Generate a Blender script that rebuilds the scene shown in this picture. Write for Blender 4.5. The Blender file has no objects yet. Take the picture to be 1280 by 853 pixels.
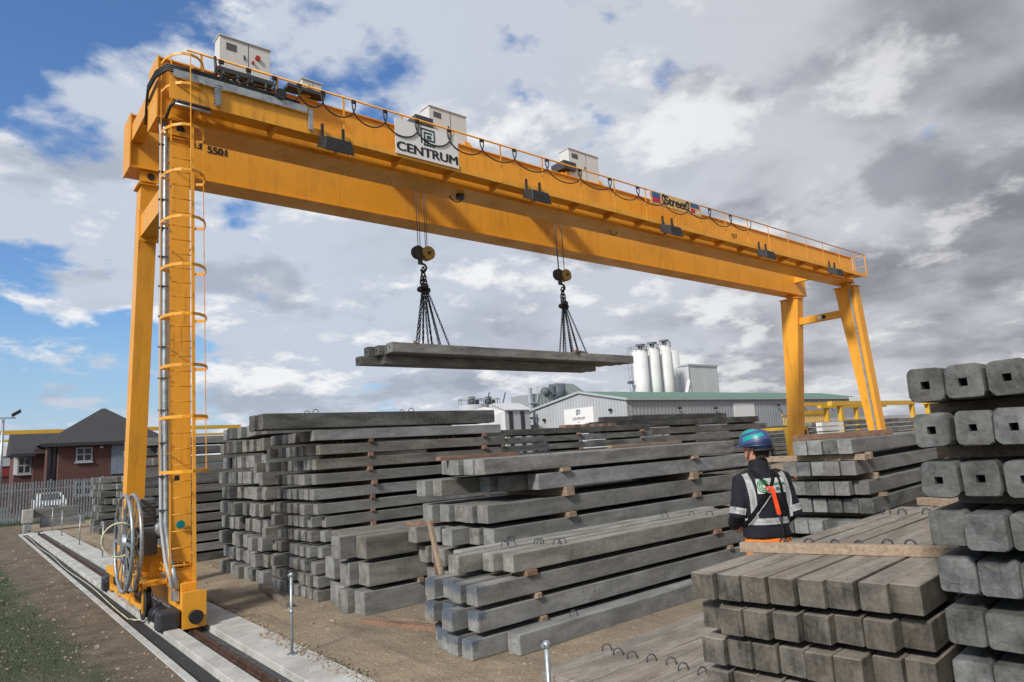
import bpy, bmesh, math, random
from mathutils import Vector, Matrix, Quaternion
from mathutils.bvhtree import BVHTree
D = bpy.data
S = bpy.context.scene
COL = S.collection
R_ = math.radians
random.seed(11)

# ------------------------------------------------------------------ camera
EYE = Vector((0, 0, 2.72))
ROWS = ((0.774, -0.053, -0.631), (-0.631, -0.161, -0.759), (-0.061, 0.986, -0.157))
def _axis(px, py):
    return Vector((px-640., -(py-426.5), -834.)).normalized()
ax_x = _axis(1662, 496); ax_y = _axis(-53, 603)
ax_y = (ax_y - ax_x*ax_x.dot(ax_y)).normalized(); ax_z = ax_x.cross(ax_y)
ROT = Matrix((ax_x, ax_y, ax_z))
cam_d = D.cameras.new('camera'); cam = D.objects.new('camera', cam_d); COL.objects.link(cam)
cam.matrix_world = Matrix.Translation(EYE) @ ROT.to_4x4()
cam_d.sensor_width = 36.0; cam_d.lens = 834./1280.*36.; cam_d.clip_end = 5000; cam_d.clip_start = .05
S.camera = cam
# ------------------------------------------------------------------ light
SUN_EL, SUN_AZ = 36., 200.      # azimuth of the sun, degrees from +X counter-clockwise
sd = Vector((math.cos(R_(SUN_AZ))*math.cos(R_(SUN_EL)), math.sin(R_(SUN_AZ))*math.cos(R_(SUN_EL)), math.sin(R_(SUN_EL))))
sl = D.lights.new('sun', 'SUN'); sl.energy = 3.9; sl.angle = R_(8); sl.color = (1., .95, .87)
so = D.objects.new('sun', sl); COL.objects.link(so); so.location = (-30, -20, 40)
so.rotation_euler = sd.to_track_quat('Z', 'Y').to_euler()
W = D.worlds.new('World'); S.world = W; W.use_nodes = True
S.view_settings.view_transform = 'Standard'; S.view_settings.look = 'None'
S.view_settings.exposure = 0.0; S.view_settings.gamma = 1.0; S.view_settings.use_curve_mapping = False

SEED = (44.1, 3.3)
class NT:
    """tiny helper to write node trees"""
    def __init__(s, tree): s.t = tree; s.n = tree.nodes; s.l = tree.links
    def new(s, typ, **kw):
        nd = s.n.new(typ)
        for k, v in kw.items():
            if hasattr(nd, k): setattr(nd, k, v)
        return nd
    def link(s, a, b): s.l.new(a, b)
    def put(s, sock, v):
        if isinstance(v, bpy.types.NodeSocket): s.l.new(v, sock)
        else: sock.default_value = v
    def math(s, op, a, b=0.0, c=0.0, clamp=False):
        nd = s.n.new('ShaderNodeMath'); nd.operation = op; nd.use_clamp = clamp
        s.put(nd.inputs[0], a); s.put(nd.inputs[1], b); s.put(nd.inputs[2], c); return nd.outputs[0]
    def ramp(s, fac, lo, hi, a=0., b=1.):
        nd = s.n.new('ShaderNodeMapRange'); nd.clamp = True; nd.interpolation_type = 'SMOOTHSTEP'
        s.put(nd.inputs[0], fac); nd.inputs[1].default_value = lo; nd.inputs[2].default_value = hi
        nd.inputs[3].default_value = a; nd.inputs[4].default_value = b; return nd.outputs[0]
    def mix(s, fac, a, b, mode='MIX'):
        nd = s.n.new('ShaderNodeMix'); nd.data_type = 'RGBA'; nd.blend_type = mode
        s.put(nd.inputs[0], fac)
        for sock, v in ((nd.inputs[6], a), (nd.inputs[7], b)):
            if isinstance(v, bpy.types.NodeSocket): s.l.new(v, sock)
            else: sock.default_value = (*v, 1.) if len(v) == 3 else v
        return nd.outputs[2]
    def noise(s, vec, scale, detail=4., rough=.55, dist=0., dim='3D'):
        nd = s.n.new('ShaderNodeTexNoise'); nd.noise_dimensions = dim
        s.put(nd.inputs['Vector'], vec); nd.inputs['Scale'].default_value = scale
        nd.inputs['Detail'].default_value = detail; nd.inputs['Roughness'].default_value = rough
        nd.inputs['Distortion'].default_value = dist; return nd.outputs['Fac']
    def vmap(s, vec, scale=(1, 1, 1), loc=(0, 0, 0)):
        nd = s.n.new('ShaderNodeMapping'); s.put(nd.inputs[0], vec)
        nd.inputs['Scale'].default_value = scale; nd.inputs['Location'].default_value = loc; return nd.outputs[0]

def build_world():
    w = NT(W.node_tree); w.n.clear()
    out = w.new('ShaderNodeOutputWorld'); bg = w.new('ShaderNodeBackground'); bg.inputs[1].default_value = .95
    sky = w.new('ShaderNodeTexSky'); sky.sky_type = 'NISHITA'; sky.sun_disc = False
    sky.sun_elevation = R_(SUN_EL); sky.sun_rotation = R_(90-SUN_AZ)
    sky.air_density = 1.2; sky.dust_density = 1.0
    blue = w.mix(1., sky.outputs[0], (.082, .115, .160), 'MULTIPLY')
    tc = w.new('ShaderNodeTexCoord'); d = tc.outputs['Generated']
    sp = w.new('ShaderNodeSeparateXYZ'); w.link(d, sp.inputs[0])
    x, y, z = sp.outputs
    den = w.math('ADD', w.math('MAXIMUM', z, 0.), .30)
    cb = w.new('ShaderNodeCombineXYZ'); w.link(w.math('DIVIDE', x, den), cb.inputs[0]); w.link(w.math('DIVIDE', y, den), cb.inputs[1])
    w.link(w.math('MULTIPLY', z, 1.2), cb.inputs[2])
    P = cb.outputs[0]
    SX, SY = SEED
    az = w.math('SUBTRACT', x, y)           # about -1 towards the rails, +.5 towards the right edge
    big = w.noise(w.vmap(P, loc=(SX, SY, 0)), 1.1, 2., .5, .2)
    med = w.noise(w.vmap(P, loc=(SX+8., SY-5., .5)), 2.7, 8., .56, .1)
    bil = w.math('ABSOLUTE', w.math('SUBTRACT', w.noise(w.vmap(P, loc=(SX-3., SY+2., 1.5)), 4.5, 6., .55), .5))     # billows
    cov = w.math('ADD', w.math('MULTIPLY', big, .85), w.math('MULTIPLY', med, .62))
    cov = w.math('ADD', cov, w.math('MULTIPLY', bil, -.35))
    cov = w.math('ADD', cov, w.math('MULTIPLY', w.ramp(az, -.80, .1), .150))
    mask = w.ramp(cov, .640, .715)
    shade = w.noise(w.vmap(P, loc=(SX+5.5, SY+9.1, 2.)), 1.9, 6., .5, .2)
    core = w.math('ADD', w.math('MULTIPLY', cov, .45), w.math('MULTIPLY', shade, .9))
    core = w.ramp(w.math('ADD', core, w.math('MULTIPLY', w.ramp(az, -.2, .6), .10)), .80, 1.06)
    gr = w.ramp(az, -.55, .75)
    lightc = w.mix(gr, (.60, .66, .77), (.62, .63, .67))
    greyc = w.mix(gr, (.46, .50, .59), (.25, .255, .29))
    cc = w.mix(core, lightc, greyc)
    puff = w.ramp(w.noise(w.vmap(P, loc=(SX+1.7, SY+4.9, 1.)), 3.4, 9., .60, .1), .50, .62)
    cc = w.mix(w.math('MULTIPLY', puff, w.ramp(az, -.2, .7, .85, .5)), cc, (1.0, 1.0, 1.0))
    dk = w.ramp(w.noise(w.vmap(P, loc=(SX-7., SY+1., 1.)), 2.6, 8., .55, .1), .53, .64)
    cc = w.mix(w.math('MULTIPLY', dk, .62), cc, w.mix(gr, (.34, .39, .49), (.24, .25, .295)))
    blue = w.mix(w.ramp(z, .02, .22, .9, 0.), blue, (.42, .60, .80))
    col = w.mix(mask, blue, cc)
    col = w.mix(w.ramp(z, -.02, .10, .5, 0.), col, (.74, .77, .81))
    w.link(col, bg.inputs[0]); w.link(bg.outputs[0], out.inputs[0])
build_world()

# ------------------------------------------------------------------ materials
MAT = {}
def base_mat(name, rough=.7, metal=0.):
    m = D.materials.new(name); m.use_nodes = True; n = NT(m.node_tree)
    p = n.n['Principled BSDF']; p.inputs['Roughness'].default_value = rough; p.inputs['Metallic'].default_value = metal
    MAT[name] = m; return m, n, p
def bump(n, p, h, strength=.3, dist=.01):
    b = n.new('ShaderNodeBump'); b.inputs['Strength'].default_value = strength; b.inputs['Distance'].default_value = dist
    n.link(h, b.inputs['Height']); n.link(b.outputs[0], p.inputs['Normal'])
def coords(n, kind='Object'):
    tc = n.new('ShaderNodeTexCoord'); return tc.outputs[kind]
def rnd_coords(n, kind='Object'):
    tc = n.new('ShaderNodeTexCoord'); oi = n.new('ShaderNodeObjectInfo')
    v = n.new('ShaderNodeVectorMath'); v.operation = 'ADD'
    cb = n.new('ShaderNodeCombineXYZ')
    for i, k in enumerate((37., 91., 53.)): n.link(n.math('MULTIPLY', oi.outputs['Random'], k), cb.inputs[i])
    n.link(tc.outputs[kind], v.inputs[0]); n.link(cb.outputs[0], v.inputs[1])
    return v.outputs[0], oi.outputs['Random'], tc.outputs[kind]

def concrete(name, c, warm=(.0, .0, .0), stain=.35, blue=False, rnd=.42, drip=.13, an=3.):
    m, n, p = base_mat(name, .88)
    v, r, raw = rnd_coords(n)
    big = n.noise(n.vmap(v, (.8 if an > 1 else 1., an, an)), 1.6, 5., .6, .3)
    fine = n.noise(v, 38., 5., .65)
    streak = n.noise(n.vmap(v, (14., 14., 1.6)), 1.5, 4., .6)
    k = n.math('ADD', n.ramp(big, .3, .72, 1.-stain, 1.15), n.ramp(fine, .3, .7, -.12, .12))
    k = n.math('ADD', k, n.ramp(streak, .45, .75, .0, -drip))
    k = n.math('MULTIPLY', k, n.math('ADD', n.math('MULTIPLY', r, rnd), 1.-rnd/2))
    g = n.new('ShaderNodeCombineXYZ')
    for i in range(3): n.link(n.math('MULTIPLY', k, c[i]), g.inputs[i])
    col = g.outputs[0]
    tint = n.mix(r, (1.01, 1., .96), (.97, 1., 1.03)); col = n.mix(1., col, tint, 'MULTIPLY')
    # brownish damp patches
    pat = n.ramp(n.noise(n.vmap(v, (1.3, 2.5, 2.5)), 2.3, 6., .65, .4), .50, .70)
    col = n.mix(n.math('MULTIPLY', pat, .45), col, (c[0]*.72, c[1]*.64, c[2]*.56))
    # air bubbles / chips
    vo = n.new('ShaderNodeTexVoronoi'); vo.inputs['Scale'].default_value = 26.; n.link(v, vo.inputs['Vector'])
    pit = n.ramp(vo.outputs['Distance'], .06, .13, 1., 0.)
    pit = n.math('MULTIPLY', pit, n.ramp(n.noise(v, 5., 2.), .5, .6))
    col = n.mix(n.math('MULTIPLY', pit, .6), col, (c[0]*.3, c[1]*.3, c[2]*.3))
    if blue:
        s = n.new('ShaderNodeSeparateXYZ'); n.link(raw, s.inputs[0])
        e = n.ramp(n.math('ADD', s.outputs[0], n.math('MULTIPLY', n.noise(v, 5., 5., .7), .7)), .30, .62, 1., 0.)
        t = n.ramp(n.math('ADD', s.outputs[2], n.math('MULTIPLY', n.noise(v, 9., 5., .7), .30)), .24, .34)
        col = n.mix(n.math('MULTIPLY', n.math('MULTIPLY', e, t), .8), col, (.045, .07, .11))
    n.link(col, p.inputs['Base Color'])
    hh = n.math('ADD', n.math('MULTIPLY', fine, .5), n.math('MULTIPLY', pit, -.7))
    hh = n.math('ADD', hh, n.math('MULTIPLY', big, .8))
    
    # hairline cracks and casting marks
    wv = n.new('ShaderNodeTexVoronoi'); wv.feature = 'DISTANCE_TO_EDGE'; wv.inputs['Scale'].default_value = 2.2
    dv = n.new('ShaderNodeVectorMath'); dv.operation = 'ADD'; nc = n.new('ShaderNodeTexNoise'); nc.inputs['Scale'].default_value = 5.; n.link(v, nc.inputs['Vector'])
    sc = n.new('ShaderNodeVectorMath'); sc.operation = 'SCALE'; sc.inputs['Scale'].default_value = .35; n.link(nc.outputs['Color'], sc.inputs[0])
    n.link(v, dv.inputs[0]); n.link(sc.outputs[0], dv.inputs[1]); n.link(dv.outputs[0], wv.inputs['Vector'])
    cr = n.math('MULTIPLY', n.ramp(wv.outputs['Distance'], .004, .014, 1., 0.), n.ramp(n.noise(v, 1.1, 3.), .52, .62))
    n.link(n.mix(n.math('MULTIPLY', cr, .55), col, (c[0]*.3, c[1]*.28, c[2]*.26)), p.inputs['Base Color'])
    bump(n, p, hh, .7, .010)
    return m
def paint(name, c, rough=.42, dirt=.25, dcol=(.10, .055, .02), metal=0.):
    m, n, p = base_mat(name, rough, metal)
    v = coords(n)
    a = n.noise(v, .9, 5., .6); s = n.noise(n.vmap(v, (5., 5., .5)), 1.2, 5., .6)
    f = n.math('MULTIPLY', n.ramp(n.math('ADD', n.math('MULTIPLY', a, .6), n.math('MULTIPLY', s, .5)), .5, .78), dirt)
    col = n.mix(f, c, dcol)
    col = n.mix(n.math('MULTIPLY', n.ramp(n.noise(v, 24., 4., .6), .35, .7), .10), col, tuple(min(1., x*1.25+.02) for x in c))
    chip = n.ramp(n.noise(v, 17., 6., .7, .4), .685, .70)
    col = n.mix(n.math('MULTIPLY', chip, min(1., dirt*2.4)), col, tuple(x*.6 for x in dcol))
    run = n.ramp(n.noise(n.vmap(v, (9., 9., .35)), 1.6, 3., .5), .60, .70)
    col = n.mix(n.math('MULTIPLY', n.math('MULTIPLY', run, n.ramp(n.noise(v, .7, 2.), .42, .6)), min(1., dirt*1.5)), col, dcol)
    n.link(col, p.inputs['Base Color'])
    n.link(n.ramp(a, .3, .7, rough-.08, rough+.16), p.inputs['Roughness'])
    bump(n, p, n.noise(v, 2.2, 2., .5), .12, .02)
    return m
def plain(name, c, rough=.6, metal=0., var=.25, scale=8.):
    m, n, p = base_mat(name, rough, metal)
    v = coords(n); a = n.noise(v, scale, 5., .6)
    col = n.mix(n.ramp(a, .3, .7), tuple(x*(1-var) for x in c), tuple(min(1., x*(1+var)) for x in c))
    n.link(col, p.inputs['Base Color']); bump(n, p, a, .1, .005)
    return m
def wood(name, c1, c2):
    m, n, p = base_mat(name, .85)
    v, r, raw = rnd_coords(n)
    g = n.noise(n.vmap(v, (1.2, 22., 22.)), 1.3, 5., .6, .6); st = n.noise(v, 2.1, 4.)
    col = n.mix(n.ramp(g, .3, .7), c1, c2)
    col = n.mix(n.math('MULTIPLY', n.ramp(st, .5, .7), .5), col, tuple(x*.45 for x in c1))
    hsv = n.new('ShaderNodeHueSaturation'); n.link(col, hsv.inputs['Color'])
    n.link(n.math('ADD', n.math('MULTIPLY', r, .5), .7), hsv.inputs['Value'])
    n.link(hsv.outputs[0], p.inputs['Base Color']); bump(n, p, g, .5, .006)
    return m

concrete('concrete_side', (.222, .223, .220))
concrete('concrete_warm', (.212, .204, .188), stain=.45)
concrete('concrete_dark', (.142, .145, .142), stain=.6, rnd=.5, drip=.2)
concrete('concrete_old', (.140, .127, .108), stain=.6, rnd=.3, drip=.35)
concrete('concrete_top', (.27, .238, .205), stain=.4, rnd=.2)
concrete('concrete_pale', (.275, .268, .248), stain=.4, rnd=.25)
concrete('concrete_blue', (.23, .228, .22), blue=True)
concrete('slab', (.44, .435, .42), stain=.25, rnd=0., drip=0., an=1.)
paint('crane_yellow', (.79, .355, .027), .40, .30)
paint('crane_yellow_dark', (.60, .27, .03), .45, .3)
paint('far_yellow', (.62, .37, .03), .5, .2)
paint('grey_paint', (.40, .42, .45), .5, .2, (.2, .2, .2))
paint('cabinet_grey', (.62, .62, .61), .45, .15, (.35, .33, .3))
paint('white_sign', (.74, .74, .74), .5, .08, (.5, .5, .48))
paint('dark_steel', (.045, .05, .06), .5, .3, (.03, .025, .02))
paint('motor_grey', (.10, .115, .135), .5, .3, (.05, .045, .04))
plain('motor_black', (.030, .033, .04), .5)
plain('black_rubber', (.018, .018, .02), .55)
plain('galvanised', (.36, .40, .42), .42, .6)
plain('reel_steel', (.30, .33, .35), .4, .5)
plain('wire_rope', (.08, .08, .085), .5, .5)
plain('hook_yellow', (.42, .25, .04), .5)
plain('hook_dark', (.05, .045, .04), .55, .3)
plain('cable_yellow', (.55, .52, .34), .5)
plain('red_mark', (.45, .03, .02), .4)
plain('teal_mark', (.0, .22, .22), .5)
plain('ink', (.012, .012, .014), .6)
plain('logo_green', (.015, .06, .07), .6)
plain('flag_blue', (.03, .10, .28), .6); plain('flag_red', (.45, .02, .08), .6); plain('flag_pale', (.60, .60, .62), .6)
plain('banner_buff', (.66, .42, .16), .6)
plain('lamp_glass', (.55, .58, .60), .15)
plain('rust_rail', (.09, .052, .038), .6, .4, .4)
plain('pit_gravel', (.05, .052, .056), .9, 0., .5, 30.)
plain('trench_black', (.028, .027, .028), .85, 0., .4, 18.)
wood('timber', (.23, .165, .115), (.36, .275, .20))
wood('timber_red', (.17, .10, .07), (.28, .165, .115))
wood('timber_grey', (.20, .165, .13), (.30, .25, .20))
pass
plain('window_glass', (.02, .025, .035), .12)
plain('window_frame', (.30, .31, .33), .5)
plain('blue_grey_panel', (.18, .22, .28), .5)
plain('fascia_dark', (.03, .03, .035), .6)
plain('hot_metal', (.42, .40, .38), .5)
plain('roof_green', (.10, .20, .145), .6, 0., .12, 1.)
plain('car_white', (.75, .76, .78), .25, 0., .03)
plain('red_band', (.22, .03, .03), .5)
plain('stone_mix', (.24, .20, .155), .9, 0., .5, 12.)

def ground_mat():
    m, n, p = base_mat('ground', .95)
    v = coords(n, 'Object')
    big = n.noise(v, .22, 5., .6, .4); mid = n.noise(v, 1.6, 6., .65); fine = n.noise(v, 45., 4., .7); peb = n.noise(v, 14., 4., .7)
    sand = n.mix(n.ramp(mid, .3, .72), (.25, .19, .125), (.38, .30, .205))
    sand = n.mix(n.ramp(big, .45, .68), sand, (.23, .19, .145))
    dirt = n.mix(n.ramp(mid, .35, .7), (.085, .064, .040), (.17, .132, .088))
    s = n.new('ShaderNodeSeparateXYZ'); n.link(v, s.inputs[0])
    left = n.ramp(s.outputs[0], 2.4, 3.9, 1., 0.)
    col = n.mix(left, sand, dirt)
    gz = n.math('ADD', n.math('ADD', s.outputs[0], n.math('MULTIPLY', s.outputs[1], .03)), n.math('MULTIPLY', mid, .9))
    col = n.mix(n.ramp(gz, 2.2, 2.75, .85, 0.), col, (.022, .045, .010))
    far = n.ramp(s.outputs[1], 48.5, 51., 0., 1.)
    col = n.mix(far, col, (.10, .10, .105))
    wheel = n.ramp(n.noise(n.vmap(v, (1.6, .16, 1.), (4., 1., 0.)), 1.1, 4., .55, .6), .52, .66)
    col = n.mix(n.math('MULTIPLY', wheel, .6), col, (.15, .12, .085))
    col = n.mix(n.math('MULTIPLY', n.ramp(fine, .5, .68), .40), col, (.55, .50, .43))
    col = n.mix(n.math('MULTIPLY', n.ramp(peb, .54, .7), .45), col, (.06, .052, .042))
    n.link(col, p.inputs['Base Color'])
    h = n.math('ADD', n.math('MULTIPLY', fine, .5), n.math('ADD', peb, mid))
    bump(n, p, h, 1., .05); return m
ground_mat()
def cladding_mat(name, c, scale, axis=0, depth=.03):
    m, n, p = base_mat(name, .55)
    v = coords(n); s = n.new('ShaderNodeSeparateXYZ'); n.link(v, s.inputs[0])
    a = n.math('ADD', s.outputs[0], s.outputs[1]) if axis == 2 else s.outputs[axis]
    wv = n.math('SINE', n.math('MULTIPLY', a, scale))
    k = n.ramp(wv, -1., 1., .90, 1.04)
    nz = n.ramp(n.noise(v, .25, 4.), .3, .7, .92, 1.05)
    k = n.math('MULTIPLY', k, nz)
    g = n.new('ShaderNodeCombineXYZ')
    for i in range(3): n.link(n.math('MULTIPLY', k, c[i]), g.inputs[i])
    n.link(g.outputs[0], p.inputs['Base Color']); bump(n, p, wv, .6, depth); return m
cladding_mat('clad_light', (.42, .435, .455), 11., 1); cladding_mat('clad_grey', (.34, .355, .38), 8., 0)
cladding_mat('clad_white', (.56, .575, .59), 9., 2); cladding_mat('silo_white', (.64, .65, .66), 1.5, 2, .01)
def brick_mat():
    m, n, p = base_mat('red_brick', .85)
    v = coords(n); sp = n.new('ShaderNodeSeparateXYZ'); n.link(v, sp.inputs[0])
    cb = n.new('ShaderNodeCombineXYZ'); n.link(n.math('ADD', sp.outputs[0], sp.outputs[1]), cb.inputs[0]); n.link(sp.outputs[2], cb.inputs[1])
    b = n.new('ShaderNodeTexBrick'); n.link(cb.outputs[0], b.inputs['Vector']); b.inputs['Scale'].default_value = 3.
    b.inputs['Color1'].default_value = (.09, .031, .028, 1); b.inputs['Color2'].default_value = (.075, .028, .026, 1)
    b.inputs['Mortar'].default_value = (.15, .10, .085, 1); b.inputs['Mortar Size'].default_value = .02
    n.link(b.outputs[0], p.inputs['Base Color'])
brick_mat()
cladding_mat('roof_tile', (.030, .028, .031), 22., 2, .05)

# ------------------------------------------------------------------ mesh helpers
class MB:
    """collects shapes, links them as one mesh object"""
    def __init__(s): s.bm = bmesh.new(); s.slots = []; s.cur = 0
    def mat(s, name):
        if name not in s.slots: s.slots.append(name)
        s.cur = s.slots.index(name); return s
    def face(s, vs):
        try:
            f = s.bm.faces.new(vs); f.material_index = s.cur; return f
        except ValueError: return None
    def box(s, x0, x1, y0, y1, z0, z1, bev=0.):
        return s.hexa([(x0,y0,z0),(x1,y0,z0),(x1,y1,z0),(x0,y1,z0),(x0,y0,z1),(x1,y0,z1),(x1,y1,z1),(x0,y1,z1)], bev)
    def hexa(s, c, bev=0.):
        v = [s.bm.verts.new(p) for p in c]; fs = []
        for q in ((0,3,2,1),(4,5,6,7),(0,1,5,4),(1,2,6,5),(2,3,7,6),(3,0,4,7)):
            fs.append(s.face([v[i] for i in q]))
        if bev > 0:
            es = list({e for f in fs for e in f.edges})
            r = bmesh.ops.bevel(s.bm, geom=es, offset=bev, segments=2, affect='EDGES', profile=.5)
            for f in r['faces']: f.material_index = s.cur
        return v
    def bar(s, a, b, w, h=None, up=(0, 0, 1), w2=None, h2=None, bev=0.):
        a = Vector(a); b = Vector(b); h = h or w; w2 = w2 or w; h2 = h2 or h
        d = (b-a).normalized(); u = Vector(up)
        if abs(d.dot(u)) > .98: u = Vector((0, 1, 0))
        r = d.cross(u).normalized(); u = r.cross(d)
        def ring(p, w_, h_): return [p-r*w_/2-u*h_/2, p+r*w_/2-u*h_/2, p+r*w_/2+u*h_/2, p-r*w_/2+u*h_/2]
        A = ring(a, w, h); B = ring(b, w2, h2)
        return s.hexa([A[0], A[1], B[1], B[0], A[3], A[2], B[2], B[3]], bev)
    def tube(s, pts, r, seg=8, closed=False, caps=True, radii=None):
        pts = [Vector(p) for p in pts]; n = len(pts); rings = []; prev = None
        for i, p in enumerate(pts):
            if closed: t = (pts[(i+1) % n]-pts[i-1]).normalized()
            else: t = (pts[min(i+1, n-1)]-pts[max(i-1, 0)]).normalized()
            if prev is None:
                u = Vector((0, 0, 1)) if abs(t.z) < .9 else Vector((1, 0, 0))
                a = t.cross(u).normalized()
            else: a = (prev-t*prev.dot(t)).normalized()
            prev = a; b = t.cross(a); rr = radii[i] if radii else r
            if isinstance(rr, (int, float)): rr = (rr, rr)
            rings.append([s.bm.verts.new(p+a*math.cos(k*2*math.pi/seg)*rr[0]+b*math.sin(k*2*math.pi/seg)*rr[1]) for k in range(seg)])
        m = n if closed else n-1
        for i in range(m):
            A = rings[i]; B = rings[(i+1) % n]
            for k in range(seg):
                f = s.face([A[k], A[(k+1) % seg], B[(k+1) % seg], B[k]])
                if f: f.smooth = True
        if caps and not closed:
            s.face(rings[0][::-1]); s.face(rings[-1])
        return rings
    def cyl(s, a, b, r, r2=None, seg=20):
        a = Vector(a); b = Vector(b); r2 = r if r2 is None else r2
        return s.tube([a, b], r, seg, radii=[r, r2])
    def loft(s, rings, caps=True, smooth=True):
        R = [[s.bm.verts.new(p) for p in r] for r in rings]; n = len(R[0])
        for A, B in zip(R, R[1:]):
            for k in range(n):
                f = s.face([A[k], A[(k+1) % n], B[(k+1) % n], B[k]])
                if f: f.smooth = smooth
        if caps: s.face(R[0][::-1]); s.face(R[-1])
    def prism(s, poly, axis, a, b):
        def P(u, v, w):
            return {0: (w, u, v), 1: (u, w, v), 2: (u, v, w)}[axis]
        A = [s.bm.verts.new(P(u, v, a)) for u, v in poly]; B = [s.bm.verts.new(P(u, v, b)) for u, v in poly]
        n = len(poly); s.face(A[::-1]); s.face(B)
        for k in range(n): s.face([A[k], A[(k+1) % n], B[(k+1) % n], B[k]])
    def sphere(s, c, r, sc=(1, 1, 1), seg=16, rings=10):
        c = Vector(c); rs = []
        for i in range(1, rings):
            th = math.pi*i/rings
            rs.append([c+Vector((r*sc[0]*math.sin(th)*math.cos(2*math.pi*k/seg), r*sc[1]*math.sin(th)*math.sin(2*math.pi*k/seg), r*sc[2]*math.cos(th))) for k in range(seg)])
        s.loft(rs)
    def mesh(s, name, mat=None, off=None):
        if off is not None: bmesh.ops.translate(s.bm, vec=-Vector(off), verts=s.bm.verts[:])
        bmesh.ops.recalc_face_normals(s.bm, faces=s.bm.faces[:])
        me = D.meshes.new(name); s.bm.to_mesh(me); s.bm.free()
        for nm in (s.slots or [mat]): me.materials.append(MAT[nm])
        return me
    def build(s, name, mat=None, parent=None, origin=None):
        root = parent
        while root is not None and root.parent is not None: root = root.parent
        off = root.location.copy() if root is not None else None
        if off is None and origin is not None:
            me = s.mesh(name, mat); o = D.objects.new(name, me)
        elif off is None:
            vs = [v.co for v in s.bm.verts]
            off = Vector(((min(v.x for v in vs)+max(v.x for v in vs))/2, (min(v.y for v in vs)+max(v.y for v in vs))/2, min(v.z for v in vs)))
            me = s.mesh(name, mat, off); o = D.objects.new(name, me); o.location = off
        else:
            me = s.mesh(name, mat, off); o = D.objects.new(name, me); o.parent = parent
        COL.objects.link(o); return o
def tag(o, label=None, cat=None, group=None, kind=None):
    for k, v in (('label', label), ('category', cat), ('group', group), ('kind', kind)):
        if v: o[k] = v
    return o
def thing(name, loc, label, cat, group=None):
    o = D.objects.new(name, None); o.location = loc; o.empty_display_size = .3; COL.objects.link(o)
    return tag(o, label, cat, group)
def text_mesh(mb, body, size, origin, xd, yd, mat, ext=.004, bold=0., sx=1.):
    cu = D.curves.new('t', 'FONT'); cu.body = body; cu.size = size; cu.extrude = ext
    cu.align_x = 'CENTER'; cu.align_y = 'CENTER'
    ob = D.objects.new('t', cu); COL.objects.link(ob)
    dg = bpy.context.evaluated_depsgraph_get(); me = D.meshes.new_from_object(ob.evaluated_get(dg))
    xd = Vector(xd).normalized(); yd = Vector(yd).normalized(); zd = xd.cross(yd)
    M = Matrix((xd, yd, zd)).transposed().to_4x4(); M.translation = Vector(origin); me.transform(Matrix.Diagonal((sx, 1, 1, 1))); me.transform(M)
    mb.mat(mat); nf = len(mb.bm.faces)
    k = 0
    for q in ((0,) if not bold else (-2, -1, 0, 1, 2)):      # heavier strokes: the glyphs repeated a hair apart
        m2 = me.copy(); m2.transform(Matrix.Translation(xd*q*bold+yd*(q % 2)*bold*.8+zd*k*.0008)); mb.bm.from_mesh(m2); D.meshes.remove(m2); k += 1
    mb.bm.faces.ensure_lookup_table()
    for f in mb.bm.faces[nf:]: f.material_index = mb.cur
    D.objects.remove(ob); D.curves.remove(cu); D.meshes.remove(me)
ORD = 'zeroth first second third fourth fifth sixth seventh eighth ninth tenth eleventh twelfth thirteenth fourteenth fifteenth'.split()

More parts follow.
